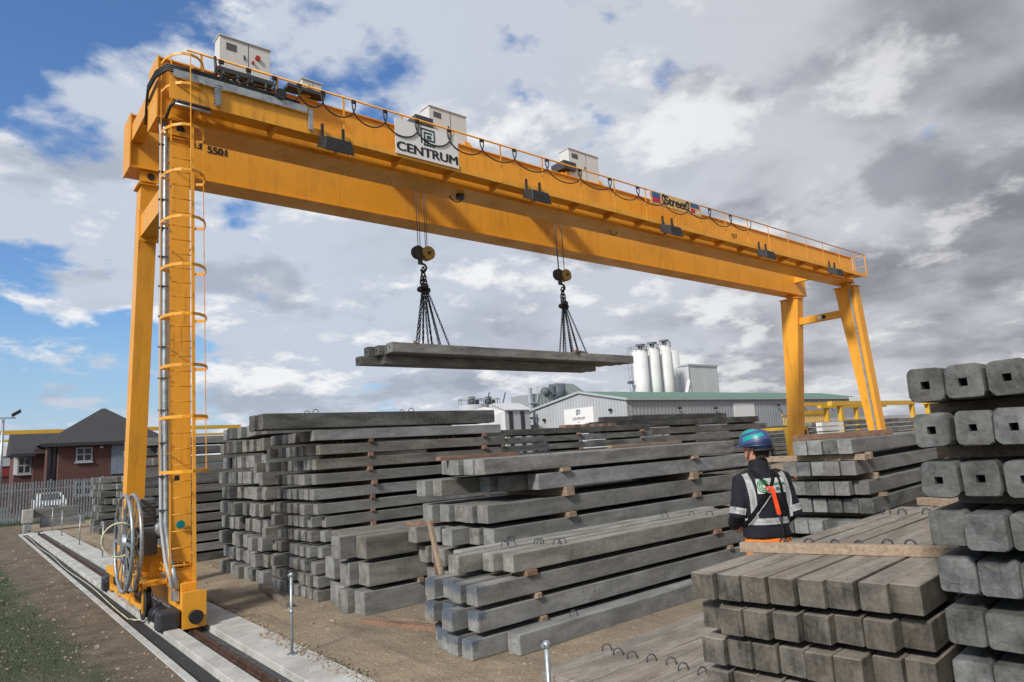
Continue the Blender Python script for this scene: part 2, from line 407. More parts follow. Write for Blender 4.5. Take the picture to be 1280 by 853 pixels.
# ------------------------------------------------------------------ setting
def setting():
    # ground: one sheet to the horizon, finer near the camera, with a cut for the rail pit
    mb = MB(); xs = [-900, -120, -30, -8, 2.41]; 
    def grid(xs, ys, z=0., amp=0.):
        V = [[mb.bm.verts.new((x, y, z+(random.uniform(-amp, amp) if 0 < i < len(xs)-1 and 0 < j < len(ys)-1 else 0))) for j, y in enumerate(ys)] for i, x in enumerate(xs)]
        for i in range(len(xs)-1):
            for j in range(len(ys)-1): mb.face([V[i][j], V[i+1][j], V[i+1][j+1], V[i][j+1]])
    ysn = [-60+i*1.5 for i in range(80)]
    grid([-900, -60, -12, -4, 0, 1, 1.6, 2.0, 2.41], [-200]+ysn+[120, 400, 1500], 0., .012)
    grid([4.03, 4.3, 4.8, 5.4, 6.2, 8, 12, 20, 34, 60, 200, 1200], [-200]+ysn+[120, 400, 1500], 0., .012)
    grid([2.41, 4.03], [41.6, 60, 120, 400, 1500]); grid([2.41, 4.03], [-200, -60])
    o = mb.build('ground', 'ground', origin=0); tag(o, kind='structure')
    Y0, Y1 = -60, 41.6
    mb = MB(); mb.box(2.41, 2.52, Y0, Y1, -.25, .012, .006)
    tag(mb.build('concrete_kerb', 'slab'), kind='structure')
    mb = MB(); mb.box(2.52, 2.79, Y0, Y1, -.3, -.055); tag(mb.build('cable_trench', 'trench_black'), kind='structure')
    mb = MB(); mb.box(2.79, 3.04, Y0, Y1, -.3, .05, .01); tag(mb.build('track_slab', 'slab'), kind='structure')
    mb = MB(); mb.box(3.04, 3.45, Y0, Y1, -.3, -.06); tag(mb.build('rail_pit', 'pit_gravel'), kind='structure')
    mb = MB(); y = Y0
    while y < Y1:      # poured in bays
        mb.box(3.45, 4.03, y+.006, min(y+4.8, Y1)-.006, -.3, .045, .012); y += 4.8
    tag(mb.build('pavement_slab', 'slab'), kind='structure')
    # the crane rail itself: foot, web, head
    mb = MB()
    prof = [(-.045, 0), (.045, 0), (.045, .018), (.015, .03), (.015, .085), (.026, .095), (.026, .125), (-.026, .125), (-.026, .095), (-.015, .085), (-.015, .03), (-.045, .018)]
    mb.prism([(3.22+u, -.06+w*.62) for u, w in prof], 1, Y0, Y1)
    tag(mb.build('crane_rail', 'rust_rail'), 'rusty steel crane rail running in the dark pit between two pale slabs', 'rail')
    # far rail under the right legs
    mb = MB(); mb.prism([(33.6+u, .0+w) for u, w in prof], 1, -20, 60)
    tag(mb.build('crane_rail', 'rust_rail'), 'steel crane rail under the far right legs beyond the stacks', 'rail')
    mb = MB(); mb.tube([(2.66+.03*math.sin(y*.7), y, -.035) for y in [15+i*1. for i in range(27)]], .010, 6)
    mb.tube([(2.66, 15, -.035), (2.68, 14.6, .0), (2.72, 14.3, .05), (2.75, 14.1, .2)], .016, 6)
    tag(mb.build('power_cable', 'cable_yellow'), 'pale yellow power cable lying in the trench and rising to the reel', 'cable')
    # loose stones
    mb = MB(); rnd = random.Random(5)
    def stone(x, y, z, r):
        ic = [Vector((rnd.uniform(.6, 1), 0, 0)) for _ in range(1)]
        pts = []
        for a in ((1,0,0),(0,1,0),(-1,0,0),(0,-1,0)): pts.append(Vector(a)*r*rnd.uniform(.6, 1.2))
        t = Vector((0, 0, r*rnd.uniform(.4, .8))); b = Vector((0, 0, -r*.3)); c = Vector((x, y, z))
        ang = rnd.uniform(0, 6.3); q = Quaternion((0, 0, 1), ang)
        v = [mb.bm.verts.new(c+q @ p) for p in pts+[t, b]]
        for i in range(4): mb.face([v[i], v[(i+1) % 4], v[4]]); mb.face([v[(i+1) % 4], v[i], v[5]])
    for _ in range(9000):
        y = 5+(rnd.random()**1.7)*34; w = rnd.random()
        if w < .42: x = rnd.uniform(-1.2, 2.4); z = .0
        elif w < .54: x = 4.04+abs(rnd.gauss(0, .09)); z = .01
        elif w < .60: x = rnd.uniform(3.8, 4.03); z = .046; y = 7.5+rnd.random()*4
        elif w < .66: x = rnd.uniform(3.27, 3.44); z = -.07
        else: x = rnd.uniform(4.05, 7.8); z = .0
        stone(x, y, z, rnd.choice((.008, .011, .014, .018, .03) if w > .1 else (.012, .02, .035)) if _ % 60 else rnd.uniform(.04, .07))
    tag(mb.build('gravel', 'stone_mix'), 'loose pale stones scattered over the yard', kind='stuff')
    # weeds
    m, n, p = base_mat('grass', .8); v = coords(n)
    n.link(n.mix(n.ramp(n.noise(v, 3., 4.), .3, .7), (.025, .055, .010), (.065, .11, .025)), p.inputs['Base Color'])
    mb = MB()
    def blade(x, y, h):
        a = rnd.uniform(0, 6.3); w = .006; dx, dy = math.cos(a), math.sin(a); l = rnd.uniform(.1, .6)*h; b = rnd.uniform(0, 6.3)
        p1 = (x-dx*w, y-dy*w, 0); p2 = (x+dx*w, y+dy*w, 0); p3 = (x+math.cos(b)*l, y+math.sin(b)*l, h)
        mb.face([mb.bm.verts.new(q) for q in (p1, p2, p3)])
    for _ in range(42000):
        y = 5.5+rnd.random()*20; x = rnd.uniform(-3.5, 2.05-.02*y)
        k = .6*math.sin(x*2.1+y*.8)+.6*math.sin(y*1.7-x)+.5*math.sin(y*4.1+x*5.3)+(1.75-.03*y-x)*4.2+.2
        if k < rnd.uniform(-.4, 1.2): continue
        blade(x, y, rnd.uniform(.015, .05))
    for _ in range(1600):
        y = 7+rnd.random()*30; cx = 4.06+.05*rnd.random()
        if math.sin(y*2.3)+math.sin(y*.9) > .5: blade(cx, y, rnd.uniform(.02, .07))
    for _ in range(5000):
        x = rnd.uniform(-4, 9); y = 50.9-.33*(x-2)+rnd.gauss(-.5, .5); blade(x, y, rnd.uniform(.08, .32))
    tag(mb.build('grass', 'grass'), 'short dark grass and weeds at the yard edge', kind='stuff')
setting()

def stanchions():
    H = {9.78: 1.12}
    first = None
    labs = [(4.35, 'galvanised post with a ball top, nearest the camera beside the low deck of beams'),
            (9.78, 'galvanised ball-topped post on the pale slab, nearest the crane wheel on its near side'),
            (25.99, 'thin galvanised post on the slab just beyond the cable reel'),
            (31.41, 'thin galvanised post on the slab, third from the far rail end'),
            (37.26, 'thin galvanised post on the slab, second from the far rail end'),
            (41.3, 'thin galvanised post at the far rail end beside the two long beams')]
    for y, lb in labs:
        if first is None:
            t = thing('stanchion_post', (3.78, y, .045), lb, 'post', 'galvanised posts along the slab'); first = t
            m = MB(); m.tube([(3.78, y, .045), (3.78, y, 1.1)], .021, 10); m.sphere((3.78, y, .62), .032); m.build('pole', 'galvanised', t)
            m = MB(); m.sphere((3.78, y, 1.12), .036); m.cyl((3.745, y, 1.12), (3.735, y, 1.12), .02); m.build('ball_top', 'galvanised', t)
            m = MB(); m.cyl((3.78, y, .045), (3.78, y, .057), .07); m.build('base_plate', 'galvanised', t)
        else:
            t = first.copy(); COL.objects.link(t); t.location = (3.76, y, .045); t['label'] = lb
            for c in first.children:
                d = c.copy(); COL.objects.link(d); d.parent = t
stanchions()

# ------------------------------------------------------------------ gantry crane
def crane():
    T = thing('gantry_crane', (3.22, 15.7, 0), 'large yellow double girder gantry crane with ladder cage and cable reel on rails', 'gantry crane')
    YM = 'crane_yellow'
    ZB, ZT = 9.75, 11.0
    def girder(y0, y1, x0, x1):
        m = MB(); m.box(x0, x1, y0, y1, ZB, ZT)
        m.box(x0-.02, x1+.02, y0-.05, y1+.05, ZB-.03, ZB); m.box(x0-.02, x1+.02, y0-.05, y1+.05, ZT, ZT+.03)
        m.box(x0-.03, x0-.003, y0-.06, y1+.06, ZB-.05, ZT+.05)
        for k in range(1, 6): m.box(x0+k*5.2-.012, x0+k*5.2+.012, y0-.004, y1+.004, ZB+.01, ZT-.01)
        return m
    m = girder(13.98, 14.68, 2.72, 33.9); m.build('girder', YM, T)
    m = girder(16.78, 17.46, 2.72, 34.6)
    text_mesh(m, '13', .2, (4.14, 16.765, 10.60), (1, 0, 0), (0, 0, 1), 'ink') if False else None
    far = m.build('girder', YM, T)
    m = MB(); text_mesh(m, '13', .26, (4.16, 16.772, 10.62), (1, 0, 0), (0, 0, 1), 'ink', .003, .006)
    text_mesh(m, '5501', .26, (4.66, 16.772, 10.57), (1, 0, 0), (0, 0, 1), 'ink', .003, .006); m.build('number_marking', None, far)
    # trolley rails on the girders
    m = MB(); m.box(2.9, 33.4, 14.42, 14.48, ZT+.033, ZT+.09); m.box(2.9, 33.4, 16.97, 17.03, ZT+.033, ZT+.09); m.build('trolley_rail', 'rust_rail', T)
    # end ties on top joining both girders
    for x in (2.85, 33.6):
        m = MB(); m.box(x-.12, x+.12, 14.69, 16.77, 10.35, 10.75); m.build('end_tie', YM, T)
    # ---- legs
    def leg(x, ytop, ybot, zb, ztop, wx, wt, wb):
        m = MB(); rings = []
        for z, w in ((zb, wb), (ztop, wt)):
            y = ybot if z == zb else ytop
            rings.append([(x-wx, y-w/2, z), (x+wx, y-w/2, z), (x+wx, y+w/2, z), (x-wx, y+w/2, z)])
        m.loft(rings, smooth=False)
        # flanges and head plate
        m.box(x-wx-.07, x+wx+.07, ytop-wt/2-.05, ytop+wt/2+.05, ztop, ztop+.04)
        for dz in (.0, .06): m.box(x-wx-.05, x+wx+.05, ybot-wb/2-.06, ybot+wb/2+.06, zb-.06-dz, zb-.02-dz)
        for q in range(5):
            yy = ybot-wb/2+q*wb/4; m.cyl((x-wx-.035, yy, zb-.14), (x-wx-.035, yy, zb+.012), .016, seg=6)
        for q in range(4):
            xx = x-wx+.02+q*(2*wx-.04)/3; m.cyl((xx, ybot-wb/2-.035, zb-.14), (xx, ybot-wb/2-.035, zb+.012), .016, seg=6)
        m.box(x-wx*.8, x+wx*.8, ytop-.16, ytop+.16, ztop+.04, ZB-.035)
        return m
    leg(3.16, 14.33, 13.68, 1.05, 9.38, .185, .5, .44).build('leg', YM, T)
    leg(3.16, 17.12, 17.92, 1.05, 9.38, .185, .5, .44).build('leg', YM, T)
    leg(33.6, 14.25, 13.68, 1.05, 9.5, .28, .95, .5).build('leg', YM, T)
    leg(33.6, 17.12, 17.92, 1.05, 9.5, .28, .95, .5).build('leg', YM, T)
    for y in (14.33, 17.12):      # pivot bosses under the girders
        m = MB(); m.box(2.93, 3.39, y-.32, y-.29, 9.44, 9.7); m.mat('crane_yellow'); m.mat('ink'); m.cyl((3.16, y-.30, 9.58), (3.16, y-.335, 9.58), .08); m.build('pivot_boss', None, T)
    for x in (3.16, 33.6):        # portal tie beams between the legs
        m = MB(); m.mat(YM); w = .17 if x < 10 else .13
        m.box(x-w, x+w, 14.55, 17.0, 8.1, 8.62 if x < 10 else 8.45)
        m.box(x-w-.04, x+w+.04, 16.86, 16.9, 8.0, 8.75); m.box(x-w-.04, x+w+.04, 14.62, 14.66, 8.0, 8.75)
        if x > 10: m.mat('white_sign'); m.cyl((x-w-.02, 15.7, 8.27), (x-w, 15.7, 8.27), .1); m.mat('ink'); m.cyl((x-w-.02, 15.5, 8.27), (x-w, 15.5, 8.27), .1)
        m.build('tie_beam', None, T)
        if x > 10: pass
    # conduit up the right near leg
    m = MB(); m.bar((33.22, 13.98, 9.4), (33.22, 13.62, 1.2), .07, .1, (1, 0, 0)); m.build('cable_conduit', 'galvanised', T)
    # ---- bottom end carriages
    def bogie(x, y, s):
        """wheel box at y, s=-1 near end, s=+1 far end"""
        m = MB()
        m.box(x-.15, x+.15, min(y, y+s*.6), max(y, y+s*.6), .08, .60, .012)
        m.box(x-.19, x+.19, min(y+s*.6, y+s*.62), max(y+s*.6, y+s*.62), .05, .64)
        m.box(x-.13, x+.13, min(y-.05, y+s*.25)-.0, max(y-.05, y+s*.25), .60, .74, .01)
        b = m.build('end_carriage', YM, T)
        m = MB(); m.cyl((x-.055, y+s*.28, .16), (x+.055, y+s*.28, .16), .155, seg=28); m.cyl((x-.075, y+s*.28, .16), (x-.055, y+s*.28, .16), .185, seg=28)
        m.cyl((x+.055, y+s*.28, .16), (x+.075, y+s*.28, .16), .185, seg=28); m.build('wheel', 'dark_steel', b)
        m = MB(); m.cyl((x, y+s*.62, .24), (x, y+s*.74, .24), .1, seg=20); m.cyl((x, y+s*.74, .24), (x, y+s*.76, .24), .115, seg=20); m.build('buffer', 'black_rubber', b)
        # drive gear-motor on the outer side
        m = MB(); m.box(x-.52, x-.17, y+s*.28-.17, y+s*.28+.17, .03, .36, .05)
        m.cyl((x-.40, y+s*.05, .24), (x-.40, y-s*.25, .24), .13, seg=18)
        for k in range(6): m.cyl((x-.40, y-s*(.02+k*.035), .24), (x-.40, y-s*(.03+k*.035), .24), .145, seg=18)
        m.box(x-.46, x-.34, y-s*.16-.07, y-s*.16+.07, .36, .43, .01)
        m.build('drive_motor', 'motor_black', b)
        m = MB(); m.box(x-.24, x-.16, y+s*.15-.15, y+s*.15+.15, .46, .62, .01); m.mat('galvanised'); m.build('junction_box', None, b)
    for x in (3.22, 33.6):
        bogie(x, 13.35, -1); bogie(x, 18.3, 1)
        m = MB(); m.box(x-.13, x+.13, 13.35, 18.3, .30, .62, .01)
        m.box(x-.17, x+.17, 13.3, 14.0, .62, .93, .01); m.box(x-.17, x+.17, 17.6, 18.3, .62, .93, .01)
        for y in (13.45, 13.85, 17.75, 18.15): m.box(x-.19, x+.19, y-.012, y+.012, .62, .93)
        m.build('sill_beam', YM, T)
    # ---- cable reel platform, motor, wheel
    m = MB(); m.box(2.62, 3.08, 13.95, 17.4, .66, .72); m.box(2.60, 2.64, 13.95, 17.4, .60, .74)
    for y in (14.0, 15.1, 16.3, 17.3): m.box(2.66, 2.72, y-.03, y+.03, .2, .66)
    m.box(2.66, 2.72, 14.0, 17.3, .26, .34)
    m.build('reel_platform', YM, T)
    m = MB(); m.box(2.72, 3.2, 15.0, 15.9, .73, 1.22, .01); m.build('pedestal', YM, T); m = MB(); m.bar((2.95, 14.45, .72), (2.95, 14.45, 1.15), .14); m.build('reel_post', YM, T)
    ry, rz = 14.45, 1.42

    m = MB()
    for x in (2.42, 2.56):
        m.tube([(x, ry+.86*math.cos(a), rz+.86*math.sin(a)) for a in [k*2*math.pi/56 for k in range(56)]], .034, 8, closed=True)
    for k in range(14):
        a = k*2*math.pi/14; m.bar((2.44, ry+.14*math.cos(a), rz+.14*math.sin(a)), (2.42, ry+.84*math.cos(a), rz+.84*math.sin(a)), .055, .014, (1, 0, 0))
        a += .2; m.bar((2.56, ry+.14*math.cos(a), rz+.14*math.sin(a)), (2.56, ry+.84*math.cos(a), rz+.84*math.sin(a)), .055, .014, (1, 0, 0))
    m.cyl((2.38, ry, rz), (2.66, ry, rz), .15, seg=24); m.build('reel_wheel', 'reel_steel', T)
    m = MB()
    for q in range(9):
        rr = .30+q*.022; m.tube([(2.49, ry+rr*math.cos(a), rz+rr*math.sin(a)) for a in [k*2*math.pi/40 for k in range(40)]], .014, 6, closed=True)
    m.build('wound_cable', 'black_rubber', T)
    m = MB(); m.tube([(2.34+.27*math.cos(a), ry-.10-.10*math.cos(a), rz+.08+.30*math.sin(a)) for a in [k*2*math.pi/32 for k in range(32)]], .016, 8, closed=True)
    m.tube([(2.40, ry-.62, rz-.5), (2.62, ry-.55, .9), (2.74, 14.05, .62), (2.75, 14.02, .2)], .015, 6)
    m.build('cable_loop', 'cable_yellow', T)
    m = MB(); m.box(2.66, 2.95, ry-.2, ry+.2, rz-.26, rz+.26, .03); m.box(2.70, 2.92, ry-.16, ry+.16, rz+.28, rz+.78, .03)
    for k in range(7): m.box(2.69, 2.93, ry-.17, ry+.17, rz+.30+k*.065, rz+.325+k*.065)
    m.build('gearbox', 'motor_grey', T)
    m = MB(); m.cyl((2.97, ry+.12, rz+.2), (3.16, ry-.42, rz+.2), .17, seg=26); m.cyl((2.80, ry+.2, rz+.2), (2.97, ry+.12, rz+.2), .10, seg=20)
    m.build('slip_ring_drum', 'grey_paint', T)
    m = MB(); m.cyl((2.70, 14.05, .36), (2.78, 14.05, .36), .24, seg=30); m.cyl((2.68, 14.05, .36), (2.70, 14.05, .36), .28, seg=30); m.cyl((2.78, 14.05, .36), (2.80, 14.05, .36), .28, seg=30)
    m.build('guide_pulley', 'black_rubber', T)
    # ---- walkway with brackets, handrail
    m = MB(); m.box(2.9, 34.0, 13.40, 13.925, 9.97, 9.995); m.box(2.9, 34.0, 13.36, 13.395, 9.88, 10.04)
    x = 3.38
    while x < 33.8:
        m.hexa([(x-.03, 13.40, 9.86), (x+.03, 13.40, 9.86), (x+.03, 13.925, 9.78), (x-.03, 13.925, 9.78), (x-.03, 13.40, 9.965), (x+.03, 13.40, 9.965), (x+.03, 13.925, 9.965), (x-.03, 13.925, 9.965)]); x += 1.547
    m.build('walkway', YM, T)
    m = MB(); m.box(2.8, 5.65, 13.33, 13.358, 9.86, 10.32); m.build('side_panel', YM, T)
    m = MB(); m.tube([(3.1, 13.36, 11.0), (34.0, 13.36, 11.0)], .024, 8); m.box(6.3, 34., 13.35, 13.37, 10.5, 10.52) if False else None
    x = 3.38
    while x < 34.1:
        m.bar((x, 13.36, 9.9), (x, 13.36, 11.0), .045, .014, (0, 1, 0)); x += 1.547
    for z in (10.45, 11.0): m.tube([(34., 13.36, z), (34., 13.95, z)], .02, 6)
    m.bar((34., 13.36, 9.9), (34., 13.36, 11.0), .04); m.bar((33.95, 13.93, 9.99), (33.95, 13.93, 11.0), .04); m.build('handrail', YM, T)
    # festoon cable looping under the handrail
    m = MB(); x = 3.75; first = True
    while x < 23.0:
        stp = .55 if x < 5.5 else min(1.35, .72+(x-5.5)*.085)
        d = .50 if x > 5.5 else .42
        pts = []
        for k in range(13):
            u = k/12; pts.append((x+stp*(.5-.56*math.cos(math.pi*u)), 13.31, 10.93-d*(math.sin(math.pi*u)**.8)*(1+.08*math.sin(x*7))))
        m.tube(pts, .017, 6); m.box(x-.05, x+.05, 13.29, 13.35, 10.90, 10.97); x += stp
    m.build('festoon_cable', 'black_rubber', T)
    # cable tray with bundled cables round the end of the near girder
    m = MB(); m.mat('galvanised'); m.box(2.85, 5.55, 13.27, 13.325, 10.33, 10.37); m.box(2.85, 5.55, 13.255, 13.27, 10.30, 10.46)
    m.mat('black_rubber')
    for k in range(4):
        z = 10.42+k*.04; m.tube([(5.4, 13.30, z-.02), (4.4, 13.29, z), (3.2, 13.29, z+.02), (2.75, 13.35, z+.02), (2.62, 13.7, z), (2.60, 14.3, z-.02), (2.66, 14.75, z-.1), (2.66, 14.8, 9.9)], .024, 6)
    m.mat('galvanised')
    for x0 in (3.62, 5.58): m.box(x0, x0+.10, 13.25, 13.30, 9.92, 10.42)
    for k in range(9): m.box(3.60, 3.74, 13.24, 13.31, 9.95+k*.05, 9.965+k*.05)
    m.build('cable_tray', None, T)
    m = MB(); m.tube([(4.1+.35*math.cos(a), 13.29+.02*math.sin(5*a), 10.62+.05*math.sin(3*a)) for a in [k*.3 for k in range(40)]], .02, 6)
    m.tube([(4.6+.5*math.cos(a), 13.28, 10.53+.09*math.sin(a)) for a in [k*.4 for k in range(16)]], .018, 6); m.cyl((4.95, 13.33, 10.55), (4.95, 13.2, 10.55), .12)
    m.tube([(3.62, 13.3, 11.0), (3.64, 13.29, 10.7), (3.75, 13.29, 10.6), (3.72, 13.29, 10.4)], .03, 6)
    m.build('bundled_cables', 'black_rubber', T)
    # conduit bundle down the near leg
    m = MB(); m.mat('galvanised')
    pts = [(2.86, 14.05, 9.85), (2.90, 14.1, 9.4), (2.90, 14.02, 8.2), (2.90, 13.74, 4.6), (2.92, 13.5, 1.75), (2.97, 13.36, 1.15), (3.0, 13.25, .95), (3.05, 13.15, .66)]
    m.tube(pts, .045, 10); m.mat('grey_paint'); m.tube([(p[0]-.075, p[1]+.03, p[2]) for p in pts], .03, 8)
    m.mat('dark_steel'); z = 9.2
    while z > 1.8:
        y = 13.5+(z-1.75)*(.52/6.45); m.box(2.78, 2.95, y-.052, y+.05, z, z+.010); z -= .6
    m.tube([(2.86, 13.9, 9.7), (2.86, 13.5, 9.80), (2.95, 13.32, 9.84), (3.55, 13.31, 9.82)], .03, 8); m.mat('galvanised'); m.tube([(2.9, 13.32, 9.76), (3.55, 13.30, 9.74)], .025, 8)
    m.build('conduit_bundle', None, T)
    # ---- ladder with safety cage
    def ly(z): return 13.25+(z-1.05)*(14.08-13.46)/(9.38-1.05)+.0
    m = MB()
    for x in (2.94, 3.34): m.bar((x, ly(.45), .45), (x, ly(11.0)-.06, 11.05), .06 if x > 3.2 else .03, .02, (0, 1, 0))
    lad = m.build('ladder', YM, T)
    z = .75; m = MB()
    while z < 10.2: m = MB(); m.tube([(2.95, ly(z), z), (3.33, ly(z), z)], .011, 6); m.build('rung', YM, lad); z += .29
    m = MB()
    for z in (1.2, 3.0, 5.0, 7.0, 8.8):
        for x in (2.94, 3.34): m = MB(); m.bar((x, ly(z), z), (x, ly(z)+.22, z), .03, .01); m.build('stand_off', YM, lad)
    m = MB(); cx = 3.14
    def hoop(z, rx, ryy):
        c = ly(z); return [(cx+rx*math.cos(a), c-ryy*.05+ryy*(-math.sin(a)), z) for a in [k*math.pi/8 for k in range(9)]]
    zs = [2.66, 3.62, 4.55, 5.5, 6.45, 7.4, 8.35, 9.3, 10.2, 10.85]
    for z in zs:
        pts = [(2.94, ly(z), z)]+[(cx-.39*math.cos(a), ly(z)-.1-.64*math.sin(a), z) for a in [k*math.pi/8 for k in range(9)]]+[(3.34, ly(z), z)]
        for a, b in zip(pts, pts[1:]): m.bar(a, b, .014, .055)
    for a in (0, math.pi/4, math.pi/2, 3*math.pi/4, math.pi):
        def q(z): return (cx-.39*math.cos(a), ly(z)-.1-.64*math.sin(a), z)
        if a in (math.pi/4, 3*math.pi/4): continue
        m.bar(q(2.66), q(10.85), .035 if a == math.pi/2 else .022, .012, (1, 0, 0))
    m.build('safety_cage', YM, T)
    m = MB(); m.mat('ink'); m.box(3.02, 3.10, 13.36, 13.40, 2.50, 2.60); m.mat('teal_mark'); m.cyl((3.15, 13.455, 1.72), (3.15, 13.43, 1.72), .075); m.build('label_plate', None, T)
    # ---- floodlights under the walkway
    fx = (6.15, 12.16, 18.23, 24.26, 30.13); L0 = None
    for i, x in enumerate(fx):
        if L0 is None:
            m = MB(); m.hexa([(x-.36, 12.92, 9.38), (x+.36, 12.92, 9.38), (x+.36, 13.34, 9.60), (x-.36, 13.34, 9.60), (x-.30, 12.96, 9.72), (x+.30, 12.96, 9.72), (x+.30, 13.34, 9.87), (x-.30, 13.34, 9.87)], .015)
            for dx in (-.25, .25): m.box(x+dx-.025, x+dx+.025, 13.24, 13.30, 9.75, 10.14)
            L0 = m.build('floodlight', 'black_rubber', T)
            m = MB(); m.hexa([(x-.25, 12.98, 9.400), (x+.25, 12.98, 9.400), (x+.25, 13.25, 9.541), (x-.25, 13.25, 9.541), (x-.25, 12.98, 9.412), (x+.25, 12.98, 9.412), (x+.25, 13.25, 9.553), (x-.25, 13.25, 9.553)]); m.build('lamp_lens', 'lamp_glass', L0)
        else:
            o = L0.copy(); COL.objects.link(o); o.location = (x-fx[0], 0, 0)
            for c in L0.children:
                d = c.copy(); COL.objects.link(d); d.parent = o
    # ---- CENTRUM sign
    m = MB(); m.box(7.8, 9.66, 13.325, 13.345, 9.95, 10.86); sg = m.build('sign_board', 'white_sign', T)
    m = MB(); text_mesh(m, 'CENTRUM', .33, (8.73, 13.321, 10.14), (1, 0, 0), (0, 0, 1), 'ink', .003, .006, 1.18)
    m.mat('logo_green')
    def st(x0, x1, z0, z1): m.box(8.52+x0*.42, 8.52+x1*.42, 13.317, 13.323, 10.34+z0*.46, 10.34+z1*.46)
    t = .085
    for a in ((0, t, .1, 1), (0, 1, 1-t, 1), (1-t, 1, .3, 1-t), (.22, .22+t, 0, .8), (.22, .8, .8-t, .8), (.22, 1, .3, .3+t), (.42, 1, 0, t), (.42, .42+t, 0, .3), (.42, .74, .44, .62), (.2, .42, 0, t)): st(*a)
    m.build('sign_lettering', None, sg)
    # ---- maker banner
    m = MB(); m.box(17.5, 20.35, 13.315, 13.335, 10.55, 11.0); bn = m.build('banner', 'banner_buff', T)
    m = MB(); text_mesh(m, 'Street', .46, (18.88, 13.312, 10.77), (1, .0, 0), (0, 0, 1), 'ink', .003, .010, 1.1)
    for (a, b, c, d, k) in ((17.6, 18.02, 10.78, 10.96, 'flag_blue'), (17.6, 18.02, 10.6, 10.78, 'flag_red'), (19.75, 20.25, 10.80, 10.96, 'flag_blue'), (19.75, 20.0, 10.6, 10.76, 'flag_red'), (20.02, 20.3, 10.6, 10.70, 'flag_pale')):
        m.mat(k); m.box(a, b, 13.309, 13.314, c, d)
    m.build('banner_lettering', None, bn)
    m = MB(); text_mesh(m, '037', .24, (23.5, 13.972, 10.5), (1, 0, 0), (0, 0, 1), 'ink', .003); m.build('number_marking', None, T)
    # ---- electrical cabinets, hoist crabs
    def cabinet(x0, x1, y0, y1, z0, z1, red, name='control_cabinet'):
        m = MB(); m.box(x0, x1, y0, y1, z0, z1, .01); m.box(x0-.02, x1+.02, y0-.03, y1+.02, z1, z1+.02)
        c = m.build(name, 'cabinet_grey', T); m = MB(); xm = x0+(x1-x0)*.56
        m.mat('dark_steel'); m.box(xm-.006, xm+.006, y0-.004, y0+.01, z0+.02, z1-.02)
        for k in range(5): m.box(x0+.14, x0+.14+(x1-x0)*.2, y0-.008, y0, z1-.14-k*.035, z1-.122-k*.035)
        m.box(xm-.10, xm-.07, y0-.02, y0, (z0+z1)/2-.05, (z0+z1)/2+.05)
        if red: m.mat('red_mark'); m.cyl((x1-.28, y0, z1-.28), (x1-.28, y0-.05, z1-.28), .055); m.cyl((x1-.38, y0, z1-.42), (x1-.38, y0-.04, z1-.42), .03)
        m.build('door_fittings', None, c)
    cabinet(3.82, 4.90, 13.72, 14.05, 11.08, 11.80, True)
    cabinet(5.72, 6.2, 13.95, 14.3, 11.2, 11.52, False)
    cabinet(9.46, 10.71, 14.32, 14.75, 11.15, 12.12, False)
    cabinet(14.78, 16.18, 14.32, 14.75, 11.15, 12.20, False)
    m = MB(); m.mat('dark_steel'); m.box(3.78, 4.95, 13.68, 14.1, 10.96, 11.06)
    for x in (3.9, 4.2, 4.5, 4.8): m.cyl((x, 13.7, 10.96), (x, 13.7, 10.70), .03)
    m.box(5.3, 6.2, 13.72, 14.0, 11.1, 11.18); m.mat('crane_yellow'); m.bar((5.6, 13.9, 11.03), (6.15, 13.9, 11.2), .05); m.tube([(3.7, 13.38, 10.62), (5.1, 13.38, 10.55)], .04, 8)
    m.build('cabinet_bracket', None, T)
    for xc in (9.95, 15.42):
        m = MB(); 
        for dx in (-.75, .75): m.box(xc+dx-.1, xc+dx+.1, 14.3, 17.15, ZT+.12, ZT+.36)
        for y in (14.45, 17.0): m.box(xc-.95, xc+.95, y-.08, y+.08, ZT+.12, ZT+.34)
        cr = m.build('hoist_crab', YM, T)
        m = MB(); m.cyl((xc, 14.9, ZT+.62), (xc, 16.5, ZT+.62), .28, seg=24); m.cyl((xc-.5, 16.3, ZT+.5), (xc-.5, 16.9, ZT+.5), .2, seg=18)
        m.cyl((xc-.75, 14.45, ZT+.15), (xc-.75, 14.55, ZT+.15), .1); m.box(xc-1.0, xc-.45, 14.2, 14.8, ZT+.42, ZT+.68); m.build('hoist_drum', 'dark_steel', cr)
        m = MB()
        for dx, dy in ((-.17, -.03), (-.02, .10), (.03, -.10), (.17, .04)): m.tube([(xc+dx*1.25, 15.7+dy, ZT+.4), (xc+dx, 15.7+dy, 8.42)], .011, 6)
        m.build('wire_ropes', 'wire_rope', cr)
        m = MB(); m.mat('hook_dark'); m.cyl((xc-.17, 15.63, 8.36), (xc-.17, 15.77, 8.36), .19, seg=24); m.mat('hook_yellow'); m.cyl((xc+.14, 15.58, 8.36), (xc+.14, 15.80, 8.36), .20, seg=24)
        m.mat('hook_dark'); m.cyl((xc+.14, 15.56, 8.36), (xc+.14, 15.82, 8.36), .05); m.bar((xc-.1, 15.7, 8.3), (xc-.1, 15.7, 8.02), .1, .1)
        hk = m.build('hook_block', None, cr)
        m = MB(); m.tube([(xc-.02+.11*math.cos(a), 15.7, 7.93+.11*math.sin(a)) for a in [1.9-k*.36 for k in range(13)]], .032, 8); m.build('hook', 'hook_dark', hk) if False else m.build('hook', 'hook_dark', cr)
    # small fittings under the near girder
    m = MB(); m.cyl((10.35, 14.3, 9.70), (10.35, 14.3, 9.6), .12); m.tube([(10.2+.2*math.cos(a), 14.3, 9.62-.14*abs(math.sin(a))) for a in [k*math.pi/8 for k in range(9)]], .018, 6)
